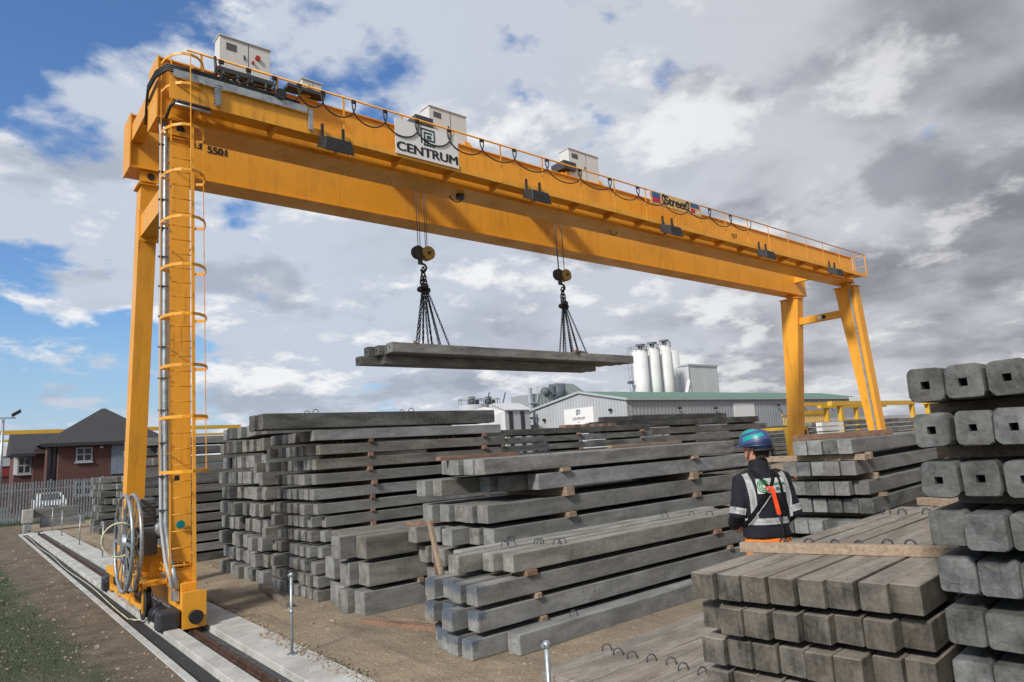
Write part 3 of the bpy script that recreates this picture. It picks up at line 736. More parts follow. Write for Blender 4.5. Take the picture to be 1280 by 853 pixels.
    m.build('limit_switch', 'dark_steel', T); m = MB(); m.tube([(16.6+.16*math.cos(a), 14.3, 9.68-.14*abs(math.sin(a))) for a in [k*math.pi/8 for k in range(9)]], .018, 6); m.build('cable_hoop', 'dark_steel', T)
    return T

crane()

def chain(m, a, b, link=.085, r=.013):
    a = Vector(a); b = Vector(b); L = (b-a).length; n = max(2, int(L/link)); d = (b-a)/L
    u = d.cross(Vector((0, 1, .1))).normalized(); v = d.cross(u)
    for i in range(n):
        c = a+(b-a)*((i+.5)/n); s = u if i % 2 else v; hl = L/n*.66; hw = r*1.9
        pts = [c+d*hl*math.cos(t)+s*hw*math.sin(t) for t in [k*math.pi/4 for k in range(8)]]
        m.tube(pts, r, 4, closed=True)
def slings():
    for xc, lb, xo in ((9.93, 'bundle of dark chain slings hanging from the left hook to the lifted beams', 0), (15.40, 'bundle of dark chain slings hanging from the right hook to the lifted beams', 0)):
        t = thing('chain_sling', (xc, 15.7, 5.62), lb, 'chain sling', 'chain slings under the two hooks')
        m = MB()
        for k in range(5):
            z = 7.86-k*.12; s = Vector((1, 0, 0)) if k % 2 else Vector((0, 1, 0))
            for dx in (-.05, .05): m.tube([Vector((xc+dx*(k > 1), 15.7, z))+Vector((0, 0, 1))*.095*math.cos(a)+s*.055*math.sin(a) for a in [q*math.pi/5 for q in range(10)]], .022, 6, closed=True)
        m.sphere((xc-.13, 15.7, 7.28), .085); m.sphere((xc+.13, 15.7, 7.28), .085); m.sphere((xc, 15.62, 7.36), .1); m.sphere((xc, 15.78, 7.3), .09)
        m.build('master_link', 'hook_dark', t)
        ends = [(-.30, 15.75), (-.36, 15.5), (-.16, 15.6), (.02, 15.9), (.04, 15.45), (.20, 15.7), (.24, 15.4), (.42, 15.6), (.50, 15.3), (-.18, 15.3)]
        for dx, y in ends:
            m = MB(); chain(m, (xc+dx*.18, 15.7+(y-15.7)*.12, 7.25), (xc+dx, y, 5.66)); m.build('chain_leg', 'wire_rope', t)
slings()

# ------------------------------------------------------------------ concrete beams in stacks
BEAMS = []      # (matrix, w, h, L, opts, label, group, weight)
_cache = {}
def beam_bm(w, h, L, ch, hole, seed):
    """a cast pile: eased edges, slightly wavy arrises, optional square socket or dimple in the near end"""
    rnd = random.Random(seed); m = MB()
    c = ch; prof = []
    for sx, sy in ((1, -1), (1, 1), (-1, 1), (-1, -1)):
        px, py = sx*w/2, h/2+sy*h/2
        kx, ky = sx*c, sy*c
        pts = [(px-kx, py), (px-kx*.3, py-ky*.3), (px, py-ky)]
        if sx*sy > 0: pts = pts[::-1]
        prof += pts
    n = 12; xs = [0.]
    while xs[-1] < L-.9: xs.append(xs[-1]+rnd.uniform(.45, .8))
    xs.append(L)
    R = []
    def ring(x, sc, jit):
        return [m.bm.verts.new((x, y*sc+rnd.uniform(-jit, jit), h/2+(z-h/2)*sc+rnd.uniform(-jit, jit))) for y, z in prof]
    R.append(ring(0, 1-.05*min(1, c/.012), .002 if c < .03 else .005)); R.append(ring(.012 if c < .03 else rnd.uniform(.012, .03), 1, .0015 if c < .03 else .004))
    for x in xs[1:-1]: R.append(ring(x, 1, .0022))
    R.append(ring(L-.012, 1, .002)); R.append(ring(L, .96, .002))
    for A, B in zip(R, R[1:]):
        for k in range(n): m.face([A[k], A[(k+1) % n], B[(k+1) % n], B[k]])
    m.face(R[-1])
    if hole:
        kind, s = hole; s *= rnd.uniform(.86, 1.12); s2 = s/2; q = []
        for sx, sy in ((1, -1), (1, 1), (-1, 1), (-1, -1)):
            pts = [(sx*s2-sx*s*.12, sy*s2), (sx*s2, sy*s2), (sx*s2, sy*s2-sy*s*.12)]
            if sx*sy > 0: pts = pts[::-1]
            q += pts
        cy, cz = rnd.uniform(-.006, .006), h/2+rnd.uniform(-.006, .006)
        A = [m.bm.verts.new((0, cy+a, cz+b)) for a, b in q]
        Bq = [m.bm.verts.new((kind, cy+a*.96, cz+b*.96)) for a, b in q]
        for k in range(n):
            m.face([R[0][k], A[k], A[(k+1) % n], R[0][(k+1) % n]]); m.face([A[k], Bq[k], Bq[(k+1) % n], A[(k+1) % n]])
        m.face(Bq)
    else:
        cc = [m.bm.verts.new((rnd.uniform(-.004, .002), p.co.y*.5, h/2+(p.co.z-h/2)*.5)) for p in R[0]]
        for k in range(n): m.face([R[0][k], cc[k], cc[(k+1) % n], R[0][(k+1) % n]])
        m.face(cc)
    return m
def beam_mesh(w, h, L, mat, ch=.012, hole=None, var=0):
    key = (round(w, 3), round(h, 3), round(L, 2), mat, ch, hole, var)
    if key not in _cache: _cache[key] = beam_bm(w, h, L, ch, hole, int(w*7919+h*1301+L*97) % 1000+var).mesh('concrete_pile', mat)
    me = _cache[key]
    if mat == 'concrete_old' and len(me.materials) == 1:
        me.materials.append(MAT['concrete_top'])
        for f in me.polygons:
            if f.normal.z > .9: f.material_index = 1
    return _cache[key]
def px_of(p):
    c = ROT.transposed() @ (Vector(p)-EYE)
    if c.z > -.1: return None
    return Vector((640-834*c.x/c.z, 426.5+834*c.y/c.z))
def area(ps):
    q = [px_of(p) for p in ps]
    if any(a is None for a in q): return 0
    return abs(sum(q[i].x*q[(i+1) % 4].y-q[(i+1) % 4].x*q[i].y for i in range(4)))/2
TIM = []
def stack(phrase, group, xe, yf, rot, layers, L, w, mat='concrete_side', pitch=None, jx=.05, ch=.009, bear=(.7, -.8), bw=.1,
          tmat='timber', seed=1, holes=0., wgt=1., along='front', mats=None, kind='grey concrete beam', lname=None, over=.03, topmat=None):
    """layers: list (bottom z, height, count, {index: x shift}, extra x shift). beams counted from the near (-Y) side."""
    rnd = random.Random(seed); a = R_(rot); dx = Vector((math.cos(a), math.sin(a), 0)); dy = Vector((-math.sin(a), math.cos(a), 0))
    pitch = pitch or w*1.04; nl = len(layers); base = Vector((xe, yf, 0))
    for li, lay in enumerate(layers):       # from the top down
        z, h, n = lay[:3]; sh = lay[3] if len(lay) > 3 else {}; ex = lay[4] if len(lay) > 4 else 0.; yo = lay[5] if len(lay) > 5 else 0.
        for i in range(n):
            off = ex+sh.get(i, 0.)+rnd.uniform(-jx, jx)
            ww = w*rnd.choice((1, 1, .97)); p = base+dx*off+dy*(yo+pitch*i+w/2+rnd.uniform(-.006, .006)*w/.2)+Vector((0, 0, z))
            M = Matrix.Translation(p) @ Matrix.Rotation(a+rnd.uniform(-.003, .003), 4, 'Z')
            mt = (mats and rnd.choice(mats)) or mat
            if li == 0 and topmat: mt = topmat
            hl = None
            if holes and rnd.random() < holes[0]: hl = (holes[1], holes[2])
            LL = L*rnd.choice((1, 1, 1.01))
            e = area([M @ Vector((0, sy*w/2, sz*h)) for sy, sz in ((-1, 0), (1, 0), (1, 1), (-1, 1))])
            s = area([M @ Vector((x, -w/2, sz*h)) for x, sz in ((0, 0), (L, 0), (L, 1), (0, 1))]) if (i == 0) else 0
            t = area([M @ Vector((x, sy*w/2, h)) for x, sy in ((0, -1), (L, -1), (L, 1), (0, 1))]) if li == 0 else 0
            where = 'nearest the camera' if i == 0 else ('at the back' if i == n-1 and n > 1 else ORD[i+1]+' from the front')
            if lname == 'left': where = 'at the left edge' if i == n-1 else ORD[n-i]+' from the left'
            row = 'top row' if li == 0 else ORD[li+1]+' row down'
            lab = '%s %s, %s, %s' % (kind, where, row, phrase) if nl > 1 else '%s %s, %s' % (kind, where, phrase)
            BEAMS.append(dict(M=M, w=ww, h=h, L=LL, mat=mt, ch=ch, hole=hl, var=rnd.randrange(3), label=lab, group=group, wt=(e+s+t)*wgt, z=z, li=li, i=i))
        # bearers under this layer
        if li < nl-1 and bear:
            z0 = layers[li+1][0]+layers[li+1][1]; g = z-z0
            if g > .02:
                for bi, b in enumerate(bear):
                    q = b if b > 0 else L+b
                    q += rnd.uniform(-.06, .06)+max(0, ex)
                    c0 = base+dx*q+dy*(yo-over-rnd.uniform(0, .05)); c1 = base+dx*q+dy*(yo+pitch*n+.02)
                    TIM.append((c0+Vector((0, 0, z0+g/2)), c1+Vector((0, 0, z0+g/2)), bw*rnd.uniform(.85, 1.1), g-.002, tmat, tlab(li, phrase, bi), li))
def tlab(li, p, bi):
    p = ' '.join(p.replace('-', ' ').split()[:7])
    return '%s timber under %s row, %s' % ('left end' if bi == 0 else 'right end', 'top' if li == 0 else ORD[li+1], p)
def phrase_short(p):
    return p.replace('of the ', '', 1).replace('of ', '', 1) if p.startswith('of') else p

# tall stack right behind the near leg: front part of slim beams, rear part of thicker beams
zs = [3.10, 2.81, 2.52, 2.23, 1.93, 1.64, 1.38, 1.10, .80, .52, .26, .0]
ks = [{0: .0, 1: -.06, 6: -.12}, {0: .1, 5: -.1, 6: -.25}, {2: .1, 6: -.25, 7: -.4}, {1: -.1, 7: -.3}, {0: -.05, 7: -.2}, {0: .05, 1: -.12}, {0: .22, 1: .05, 6: -.15}, {0: .2, 7: -.2}, {0: .1, 5: .15}, {1: .1, 6: -.15}, {0: .0, 3: .1}, {}]
stack('tall slim beam stack', 'slim beams of the tall stack', 5.5, 13.0, 0, [(z, .205, 8, k) for z, k in zip(zs, ks)], 4.75, .21, pitch=.315, jx=.03, bear=(1.25, -.5), tmat='timber_red', seed=3, mats=['concrete_side', 'concrete_side', 'concrete_warm'], over=.02)
stack('lying on top of the tall slim-beam stack', 'pair of big beams on the tall stack', 4.48, 13.04, 0, [(3.36, .305, 2)], 5.6, .3, mat='concrete_dark', pitch=.42, jx=.02, seed=5, kind='large dark beam', holes=(1., .03, .035))
rnd_ = random.Random(8)
lay = []
for k in range(10):
    lay.append((3.385-k*.376, .285, 9, {i: rnd_.uniform(-.16, .16) for i in (1, 4, 6)}, -.03 if k % 2 else .04))
stack('thick beam stack by crane leg', 'thick beams of the rear stack', 5.45, 15.75, 0, lay, 5.2, .285, pitch=.38, jx=.035, bear=(1.2, -.6), seed=9, mats=['concrete_side', 'concrete_dark', 'concrete_warm', 'concrete_side'], holes=(.5, .04, .045), kind='thick beam')
# small stack of stout short beams
stack('small stack of stout beams', 'stout beams of the small stack', 5.62, 11.12, 0, [(.94, .385, 4, {1: -.28, 3: .12}), (.47, .385, 4, {1: -.1, 2: .08}), (0.0, .385, 4, {0: -.05, 1: -.2, 3: .1})], 4.3, .385, pitch=.445, jx=.04, seed=12, bear=(1.1, -.7), kind='stout beam', mats=['concrete_side', 'concrete_warm'])
# middle stack
stack('big middle stack', 'beams of the middle rear stack', 6.75, 9.1, 0, [
    (2.30, .26, 5, {0: -.02, 4: .25, 3: .1}), (1.95, .28, 5, {0: 1.15, 1: .85, 2: .7, 3: -.12, 4: -.25}), (1.50, .29, 6, {0: .13, 1: .0, 4: -.1}), (1.13, .275, 6, {0: .16, 1: .05, 2: -.25, 5: -.3}),
    (.76, .285, 6, {0: .1, 3: -.1, 5: -.15}), (.38, .29, 6, {}), (0., .28, 6, {})], 7.4, .29, pitch=.335, jx=.07, bear=(1.9, -1.6), seed=15, mats=['concrete_warm', 'concrete_side', 'concrete_side'], bw=.22, tmat='timber')
# middle front stack with the blue stained ends
stack('low stack in the middle foreground', 'beams of the middle front stack', 5.98, 7.6, 0, [
    (.985, .25, 4, {0: .13, 1: .0, 2: -.38, 3: -.1})], 6.4, .25, pitch=.31, jx=.02, bear=None, seed=21, topmat='concrete_pale', holes=(.3, .04, .03), kind='pale grey beam on top')
stack('blue stained front stack', 'blue-stained beams of the middle front stack', 5.38, 7.6, 0, [
    (.655, .25, 4, {2: .15}), (.325, .255, 4, {1: -.1, 2: .15}), (0., .245, 4, {1: -.12, 3: .2})], 7.0, .25, pitch=.335, jx=.06, bear=(1.15, -1.), seed=22, mat='concrete_blue', kind='blue-ended beam')
for x in (6.4, 11.): TIM.append((Vector((x, 7.56, .945)), Vector((x, 8.9, .945)), .2, .078, 'timber_red', 'dark timber below the pale top beams of the middle foreground, %s end' % ('left' if x < 7 else 'right'), 0))
stack('lying alone on the sand beside the front stack', 'single beam', 5.86, 7.28, 0, [(0., .262, 1)], 6.2, .255, jx=.0, seed=25, holes=(1., .05, .03), kind='lone grey beam')
# low deck at the bottom of the picture
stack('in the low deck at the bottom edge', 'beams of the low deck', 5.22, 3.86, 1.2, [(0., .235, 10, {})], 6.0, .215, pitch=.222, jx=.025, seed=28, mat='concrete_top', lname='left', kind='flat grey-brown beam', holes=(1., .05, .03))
# stack right of the worker
stack('stack right of the worker', 'beams of the stack right of the worker', 10.0, 4.47, 5, [
    (2.33, .21, 4, {}), (2.02, .205, 5, {}), (1.73, .20, 6, {0: .15}, .05, -.08), (1.47, .205, 6, {}, .15, -.12), (1.17, .20, 6, {}, .0, .14), (.88, .205, 6, {}), (.59, .205, 6, {}), (.30, .205, 6, {}), (0., .205, 6, {})],
    5.6, .205, pitch=.218, jx=.03, bear=(.55, -.7), seed=31, mats=['concrete_side', 'concrete_side', 'concrete_dark'], over=.05, kind='grey square beam')
# foreground decked stack
rg = random.Random(4)
gl = []
for k in range(7):
    sh = {i: (7-i)*.042+(rg.uniform(-.09, .09) if k else rg.uniform(-.012, .012)) for i in range(8)}
    gl.append((1.517-k*.238, .183, 8, sh, .0 if k == 0 else rg.uniform(0., .06), .0 if k < 1 else .0))
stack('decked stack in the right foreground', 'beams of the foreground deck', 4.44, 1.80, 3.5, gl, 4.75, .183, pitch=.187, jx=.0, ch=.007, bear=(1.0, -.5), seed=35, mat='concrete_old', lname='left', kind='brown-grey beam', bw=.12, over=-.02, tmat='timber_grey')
# hollow piles at the right edge
hz = [2.84, 2.565, 2.27, 1.985, 1.715, 1.425, 1.14, .855, .57, .285, .0]
stack('right-edge stack', 'hollow square piles at the right edge', 4.6, .83, 3.5, [(z, .205, 4, {3: .0, 2: .0 if z > 2.6 else .02}) for z in hz[:3]], 5.4, .2, pitch=.208, jx=.015, ch=.034, seed=38, mat='concrete_dark', lname='left', kind='hollow dark pile', holes=(1., 1.2, .045), bear=(.5, -.7), over=-.05)
stack('under the hollow piles', 'solid piles at the right edge', 4.6, .83, 3.5, [(z, .20, 4, {2: -.12 if z > 1.9 else 0.}) for z in hz[3:]], 5.4, .2, pitch=.208, jx=.03, ch=.022, seed=39, mat='concrete_dark', lname='left', kind='solid dark pile', bear=(.5, -.7), over=-.05)
TIM.append((Vector((5.1, .7, 2.522)), Vector((5.02, 1.52, 2.522)), .1, .08, 'timber_grey', 'grey timber bearer between hollow piles and solid piles', 9)) if False else None
TIM.append((Vector((5.1, .8, 2.229)), Vector((5.05, 1.62, 2.229)), .1, .075, 'timber_grey', 'grey timber bearer under the lowest row of hollow piles, right edge', 9))
# low support below the worker
stack('hidden low stack under the worker', 'beams under the worker', 5.85, 3.62, 3.5, [(.44, .2, 3), (.235, .2, 3)], 2.2, .21, jx=.02, seed=40, wgt=.01)
# stacks behind the middle ones
stack('long stack behind the middle one', 'beams of the long rear stack', 10.5, 14.5, 0, [(3.05-k*.225, .165, 5, {i: .1*math.sin(i*3.+k) for i in range(5)}) for k in range(14)], 7.4, .26, pitch=.30, jx=.05, seed=43, mat='concrete_dark', bear=(1., 4., -.5), wgt=.6, kind='dark beam')
stack('rear stack below the grey shed', 'beams of the rear stack by the shed', 18.9, 17., 0, [(3.22-k*.33, .25, 4, {}, .0 if k else -.5) for k in range(10)], 10.5, .3, pitch=.34, jx=.25, seed=45, mats=['concrete_dark', 'concrete_side', 'concrete_warm'], bear=(1., 5., -1.), wgt=.5, kind='long beam')
stack('on the rear stack left of the shed sign', 'beam on the rear stack', 20.5, 17.6, 0, [(3.50, .2, 3, {1: 1.2, 2: -1.})], 6., .3, pitch=.34, seed=46, jx=.3, wgt=.5, mat='concrete_warm', kind='long beam')
# stack behind the crane legs, then two by the fence
stack('stack between left crane legs', 'beams behind the left crane legs', 4.1, 21.6, 0, [(3.42-k*.285, .215, 6, {i: .25*math.sin(i*2.1+k) for i in range(6)}) for k in range(13)], 6.6, .24, pitch=.29, jx=.12, seed=48, mats=['concrete_side', 'concrete_dark'], bear=(.8, -1.), wgt=.5)
stack('stack near the fence', 'beams by the fence', 5.55, 32.4, 0, [(2.28-k*.325, .25, 8, {}) for k in range(8)], 5., .28, pitch=.36, jx=.15, seed=50, mats=['concrete_side', 'concrete_dark', 'concrete_warm'], bear=(.8,), wgt=.4)
stack('farthest stack near the fence', 'beams by the fence', 5.15, 36., 0, [(2.28-k*.325, .25, 8, {}) for k in range(8)], 5., .28, pitch=.36, jx=.2, seed=51, mats=['concrete_side', 'concrete_dark'], bear=(.8,), wgt=.4)
# two stout blocks at the rail end
stack('at the far rail end', 'blocks at the rail end', 2.98, 42., 0, [(.70, .46, 1, {}), (.2, .44, 1, {}, .35)], 1.9, .5, seed=52, jx=0., kind='pale stout block', bear=None)

def place_piles():
    order = sorted(range(len(BEAMS)), key=lambda i: -BEAMS[i]['wt'])
    keep = set(order[:290]); rest = MB(); slots = []
    print('BEAMS', len(BEAMS))
    for i, b in enumerate(BEAMS):
        me = beam_mesh(b['w'], b['h'], b['L'], b['mat'], b['ch'], b['hole'], b['var'])
        if i in keep:
            o = D.objects.new('concrete_pile', me); o.matrix_world = b['M']; COL.objects.link(o)
            tag(o, b['label'], 'concrete beam', b['group']); b['o'] = o
        else:
            nf = len(rest.bm.faces); nv = len(rest.bm.verts)
            rest.bm.from_mesh(me); rest.bm.verts.ensure_lookup_table(); rest.bm.faces.ensure_lookup_table()
            bmesh.ops.transform(rest.bm, matrix=b['M'], verts=rest.bm.verts[nv:])
            rest.mat(b['mat'])
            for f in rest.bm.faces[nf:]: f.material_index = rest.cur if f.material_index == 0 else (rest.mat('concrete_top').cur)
            rest.mat(b['mat'])
    o = rest.build('concrete_piles'); tag(o, 'remaining grey concrete beams deeper in the stacks and farther back', 'concrete beams', kind='stuff')
place_piles()

def loops():
    """bent bar lifting eyes cast into the top faces"""
    def loop_mesh(r):
        m = MB(); pts = [(0, -r, -.02)]+[(0, -r*math.cos(a), .02+r*1.1*math.sin(a)) for a in [k*math.pi/8 for k in range(9)]]+[(0, r, -.02)]
        m.tube(pts, .008 if r < .06 else .010, 6); return m.mesh('lifting_loop', 'dark_steel')
    big = loop_mesh(.055); sm = loop_mesh(.040)
    for b in BEAMS:
        if 'o' not in b or b['li'] != 0: continue
        g = b['group']
        spots = {'beams of the low deck': (1.0, 4.6), 'beams of the foreground deck': (1.62, 3.9), 'beams of the middle front stack': (.95, 1.05, 4.9), 'single beam': (1.15, 4.9),
                 'pair of big beams on the tall stack': (1.15, 3.4), 'beams of the middle rear stack': (1.6,)}.get(g)
        if not spots: continue
        if g == 'beams of the foreground deck': spots = (1.56-b['i']*.025, 3.9)
        for s in spots:
            o = D.objects.new('lifting_loop', sm if g == 'beams of the foreground deck' else big); COL.objects.link(o); o.parent = b['o']
            o.location = (s+random.uniform(-.05, .05), random.uniform(-.02, .02), b['h']); o.rotation_euler = (0, 0, random.uniform(.5, 1.5) if g != 'beams of the foreground deck' else random.uniform(-.3, .5))
loops()

def timbers():
    def tim(a, b, w, h, mat, lab, g=None):
        m = MB(); d = (Vector(b)-Vector(a)); L = d.length; m.hexa([(0, -w/2, -h/2), (L, -w/2, -h/2), (L, w/2, -h/2), (0, w/2, -h/2), (0, -w/2, h/2), (L, -w/2, h/2), (L, w/2, h/2), (0, w/2, h/2)], min(.006, h*.1))
        me = m.mesh('timber_bearer', mat); o = D.objects.new('timber_bearer', me); COL.objects.link(o)
        o.location = a; o.rotation_euler = d.to_track_quat('X', 'Z').to_euler(); tag(o, lab, 'timber', g); return o
    rest = MB(); n = 0
    for a, b, w, h, mt, lab, li in TIM:
        q = px_of(a)
        near = q is not None and (Vector(a)-EYE).length < 16.5 and 230 < q.x < 1290 and q.y < 860
        if near and n < 120:
            tim(a, b, w, h, mt, lab, 'timber bearers between the rows'); n += 1
        else:
            rest.mat(mt); rest.bar(a, b, w, h)
    o = rest.build('timber_bearers'); tag(o, 'remaining timber bearers between rows deeper in the stacks', 'timber', kind='stuff')
    def plank(a, b, w, h, mat, lab, up=(0, 0, 1)):
        m = MB(); m.bar(a, b, w, h, up, bev=.005); o = m.build('timber_plank', mat); tag(o, lab, 'timber plank'); return o
    plank((5.33, 3.46, 1.742), (5.88, 1.85, 1.742), .09, .080, 'timber', 'long brown timber laid across the foreground deck in front of the worker')
    plank((9.35, 3.45, 1.745), (8.9, 2.1, 1.745), .12, .09, 'timber', 'brown timber laid across the far end of the foreground deck')
    plank((5.70, 8.86, .91), (5.60, 8.98, 1.70), .085, .05, 'timber', 'upright pale timber leaning on the beam ends of the middle stack', (1, 0, 0))
    plank((5.74, 9.0, .66), (5.72, 9.06, 1.45), .07, .05, 'timber_red', 'short dark timber leaning behind the upright pale one', (1, 0, 0))
    plank((5.32, 10.75, .035), (5.85, 9.2, .035), .12, .07, 'timber_red', 'reddish timber lying on the sand between the stout and middle stacks')
    plank((5.75, 10.55, .03), (6.1, 9.6, .03), .10, .05, 'timber', 'pale timber lying on the sand behind the reddish one')
    plank((6.9, 11.9, 1.36), (8.1, 10.9, 1.36), .12, .07, 'timber_red', 'orange-brown timber lying on top of the small stout stack')
    plank((6.7, 10.35, 2.60), (8.6, 10.4, 2.60), .14, .07, 'timber_red', 'reddish timber lying along the top of the middle stack')
    plank((11.4, 10.5, 2.60), (14.0, 10.5, 2.60), .14, .07, 'timber', 'flat timber along the far top of the middle stack')
    plank((10.25, 5.45, 2.59), (12.2, 4.80, 2.59), .11, .09, 'timber_red', 'reddish timber lying on the stack right of the worker')
    plank((10.15, 4.35, 2.275), (10.25, 6.1, 2.275), .16, .085, 'timber', 'light timber bearer sticking out left behind the worker')
    plank((4.1, 13.2, .05), (4.75, 15.0, .05), .12, .09, 'timber_grey', 'weathered grey timber half under the tall stack on the sand') if False else plank((4.95, 13.0, .05), (5.3, 15.6, .05), .10, .09, 'timber_grey', 'weathered grey timber on the sand in front of the tall stack')
    plank((9.2, 15.1, 5.66), (9.95, 16.1, 5.655), .09, .06, 'timber_grey', 'short timber on top of the lifted beams below the left hook') 
    plank((15.1, 15.05, 5.66), (15.9, 15.3, 5.66), .09, .06, 'timber', 'short pale timber on top of the lifted beams below the right hook')
    for k in range(6):
        m = MB(); m.box(14.6+k*.42, 14.85+k*.42, 15.2, 15.5, 3.215, 3.32, .005); tag(m.build('timber_block', 'timber_red'), ORD[k+1]+' from the left of the small reddish blocks below the shed sign', 'timber block', 'timber blocks on the rear stack')
timbers()
def load():
    i = 0
    for (x, y, z, L, lb) in ((8.52, 15.25, 5.36, 9.5, 'lifted grey beam in the upper row, nearest the camera under the hooks'), (8.60, 15.54, 5.36, 9.3, 'lifted grey beam in the upper row, second from the near side'),
            (8.45, 15.83, 5.36, 9.3, 'lifted grey beam in the upper row, third from the near side'), (8.3, 16.12, 5.36, 9.2, 'lifted grey beam in the upper row, at the back'),
            (8.6, 15.83, 5.125, 8.1, 'lifted grey beam in the lower row, nearest the camera'), (8.05, 16.13, 5.125, 8.5, 'lifted grey beam in the lower row, at the back')):
        me = beam_mesh(.28, .262 if z > 5.3 else .23, L, 'concrete_pale', .014, (.05, .06), i % 3); i += 1
        o = D.objects.new('concrete_pile', me); o.location = (x, y, z); COL.objects.link(o); tag(o, lb, 'concrete beam', 'beams lifted by the crane')
load()

# ------------------------------------------------------------------ the worker
from mathutils import noise as mnoise
def worker():
    plain('navy_cloth', (.005, .006, .013), .85, 0., .35, 9.)
    plain('hi_vis_orange', (.95, .22, .01), .7, 0., .12, 9.)
    plain('reflective', (.58, .59, .60), .35, .0, .15, 20.)
    plain('skin', (.52, .25, .17), .5, 0., .15, 14.)
    plain('patch_white', (.85, .87, .85), .6); plain('patch_green', (.02, .25, .10), .6); plain('strap_black', (.012, .012, .014), .6)
    plain('lanyard_orange', (.85, .07, .015), .55); plain('hair_dark', (.03, .02, .015), .8); plain('boot_brown', (.06, .04, .025), .7)
    m, n, p = base_mat('helmet_shell', .4)
    v = coords(n); s = n.new('ShaderNodeSeparateXYZ'); n.link(v, s.inputs[0])
    w = n.math('ADD', s.outputs[2], n.math('MULTIPLY', s.outputs[1], .25))
    b1 = n.math('MULTIPLY', n.ramp(w, 1.765, 1.769), n.ramp(w, 1.803, 1.807, 1., 0.)); b2 = n.math('MULTIPLY', n.ramp(w, 1.832, 1.836), n.ramp(w, 1.868, 1.872, 1., 0.))
    ang = n.ramp(n.math('ABSOLUTE', s.outputs[0]), .035, .05); fr = n.ramp(s.outputs[1], .06, .07, 1., 0.)
    f = n.math('MULTIPLY', n.math('MAXIMUM', n.math('MULTIPLY', b1, fr), b2), ang)
    lo = n.ramp(w, 1.735, 1.74, 1., 0.)
    col = n.mix(lo, (.045, .070, .18), (.015, .025, .075)); col = n.mix(f, col, (.0, .30, .28))
    n.link(col, p.inputs['Base Color'])
    K = 1.13
    T = thing('person', (6.27, 3.755, .655), 'worker seen from behind in blue helmet, navy jacket with silver bands, harness and orange trousers', 'person')
    T.scale = (K, K, K); T.rotation_euler = (0, 0, R_(-59.7+22))
    def mk(name, me_or_mb, mat, parent=T, rot=None):
        me = me_or_mb.mesh(name, mat) if isinstance(me_or_mb, MB) else me_or_mb
        o = D.objects.new(name, me); o.parent = parent; COL.objects.link(o); return o
    def ell(cx, cy, z, a, b, n=28, sq=2.4, tilt=0.):
        r = []
        for k in range(n):
            t = 2*math.pi*k/n; c, s_ = math.cos(t), math.sin(t)
            r.append(Vector((cx+a*math.copysign(abs(c)**(2/sq), c), cy+b*math.copysign(abs(s_)**(2/sq), s_), z+tilt*s_)))
        return r
    def limb(m, pts, rad, seg=14): m.tube(pts, .05, seg, radii=rad)
    def remesh(mb, vox, mat, name, disp=0., sc=8., smooth=2):
        me = mb.mesh(name, mat); o = D.objects.new('tmp', me); COL.objects.link(o)
        md = o.modifiers.new('r', 'REMESH'); md.mode = 'VOXEL'; md.voxel_size = vox; md.use_smooth_shade = True
        if smooth: ms = o.modifiers.new('s', 'SMOOTH'); ms.factor = .5; ms.iterations = smooth
        dg = bpy.context.evaluated_depsgraph_get(); out = D.meshes.new_from_object(o.evaluated_get(dg))
        D.objects.remove(o); D.meshes.remove(me); out.name = name
        if disp:
            for v in out.vertices:
                c = v.co; q = Vector((c.x*sc, c.y*sc, c.z*sc*.8))
                d = mnoise.noise(q)*.6+mnoise.noise(q*2.3+Vector((3, 1, 7)))*.4
                v.co = c+v.normal*(d*disp)
        for pl in out.polygons: pl.use_smooth = True
        return out
    Lsh, Lel, Lwr = Vector((-.185, -.005, 1.405)), Vector((-.250, -.03, 1.125)), Vector((-.225, .19, 1.0))
    Rsh, Rel, Rwr = Vector((.185, -.005, 1.405)), Vector((.243, -.04, 1.125)), Vector((.185, .17, 1.01))
    # ---- body: one continuous skin surface
    m = MB()
    m.loft([ell(0, 0, .80, .15, .11), ell(0, 0, .95, .155, .11), ell(0, 0, 1.1, .145, .10), ell(0, 0, 1.3, .175, .11), ell(0, 0, 1.42, .15, .085), ell(0, .01, 1.48, .07, .06), ell(0, .015, 1.56, .056, .058)])
    hq = Matrix.Rotation(R_(38), 4, 'Z')
    head = [(1.50, .030, .05, .052, .0), (1.545, .032, .056, .062, .012), (1.575, .045, .062, .078, .022), (1.61, .055, .068, .09, .018), (1.66, .060, .073, .096, .01), (1.70, .060, .076, .098, .006), (1.75, .060, .074, .095, .0), (1.80, .060, .062, .08, -.004), (1.83, .060, .035, .045, -.006)]
    m.loft([[hq @ Vector((p.x, p.y, p.z)) for p in ell(0, cy-.04+off, z, a, b, 24, 2.1)] for z, cy, a, b, off in head])
    def hp(x, y, z): return hq @ Vector((x, y-.005, z))
    m.tube([hp(0, .108, 1.70), hp(0, .122, 1.675), hp(0, .132, 1.655), hp(0, .112, 1.645)], .01, 8, radii=[.009, .012, .014, .008])        # nose
    m.tube([hp(-.022, .110, 1.612), hp(0, .118, 1.612), hp(.022, .110, 1.612)], .008, 8, radii=[.005, .009, .005])                           # lips
    m.tube([hp(-.02, .100, 1.568), hp(.02, .100, 1.568)], .018, 8); m.tube([hp(-.035, .106, 1.70), hp(-.01, .112, 1.70)], .008, 8); m.tube([hp(.01, .112, 1.70), hp(.035, .106, 1.70)], .008, 8)
    for s in (-1, 1):
        m.tube([hp(s*.074, .012, 1.70), hp(s*.086, -.006, 1.695), hp(s*.088, -.008, 1.67), hp(s*.078, .008, 1.64)], .010, 8, radii=[.008, .012, .012, .008])
    for sh, el, wr in ((Lsh, Lel, Lwr), (Rsh, Rel, Rwr)):
        limb(m, [sh, el, wr], [.052, .042, .028])
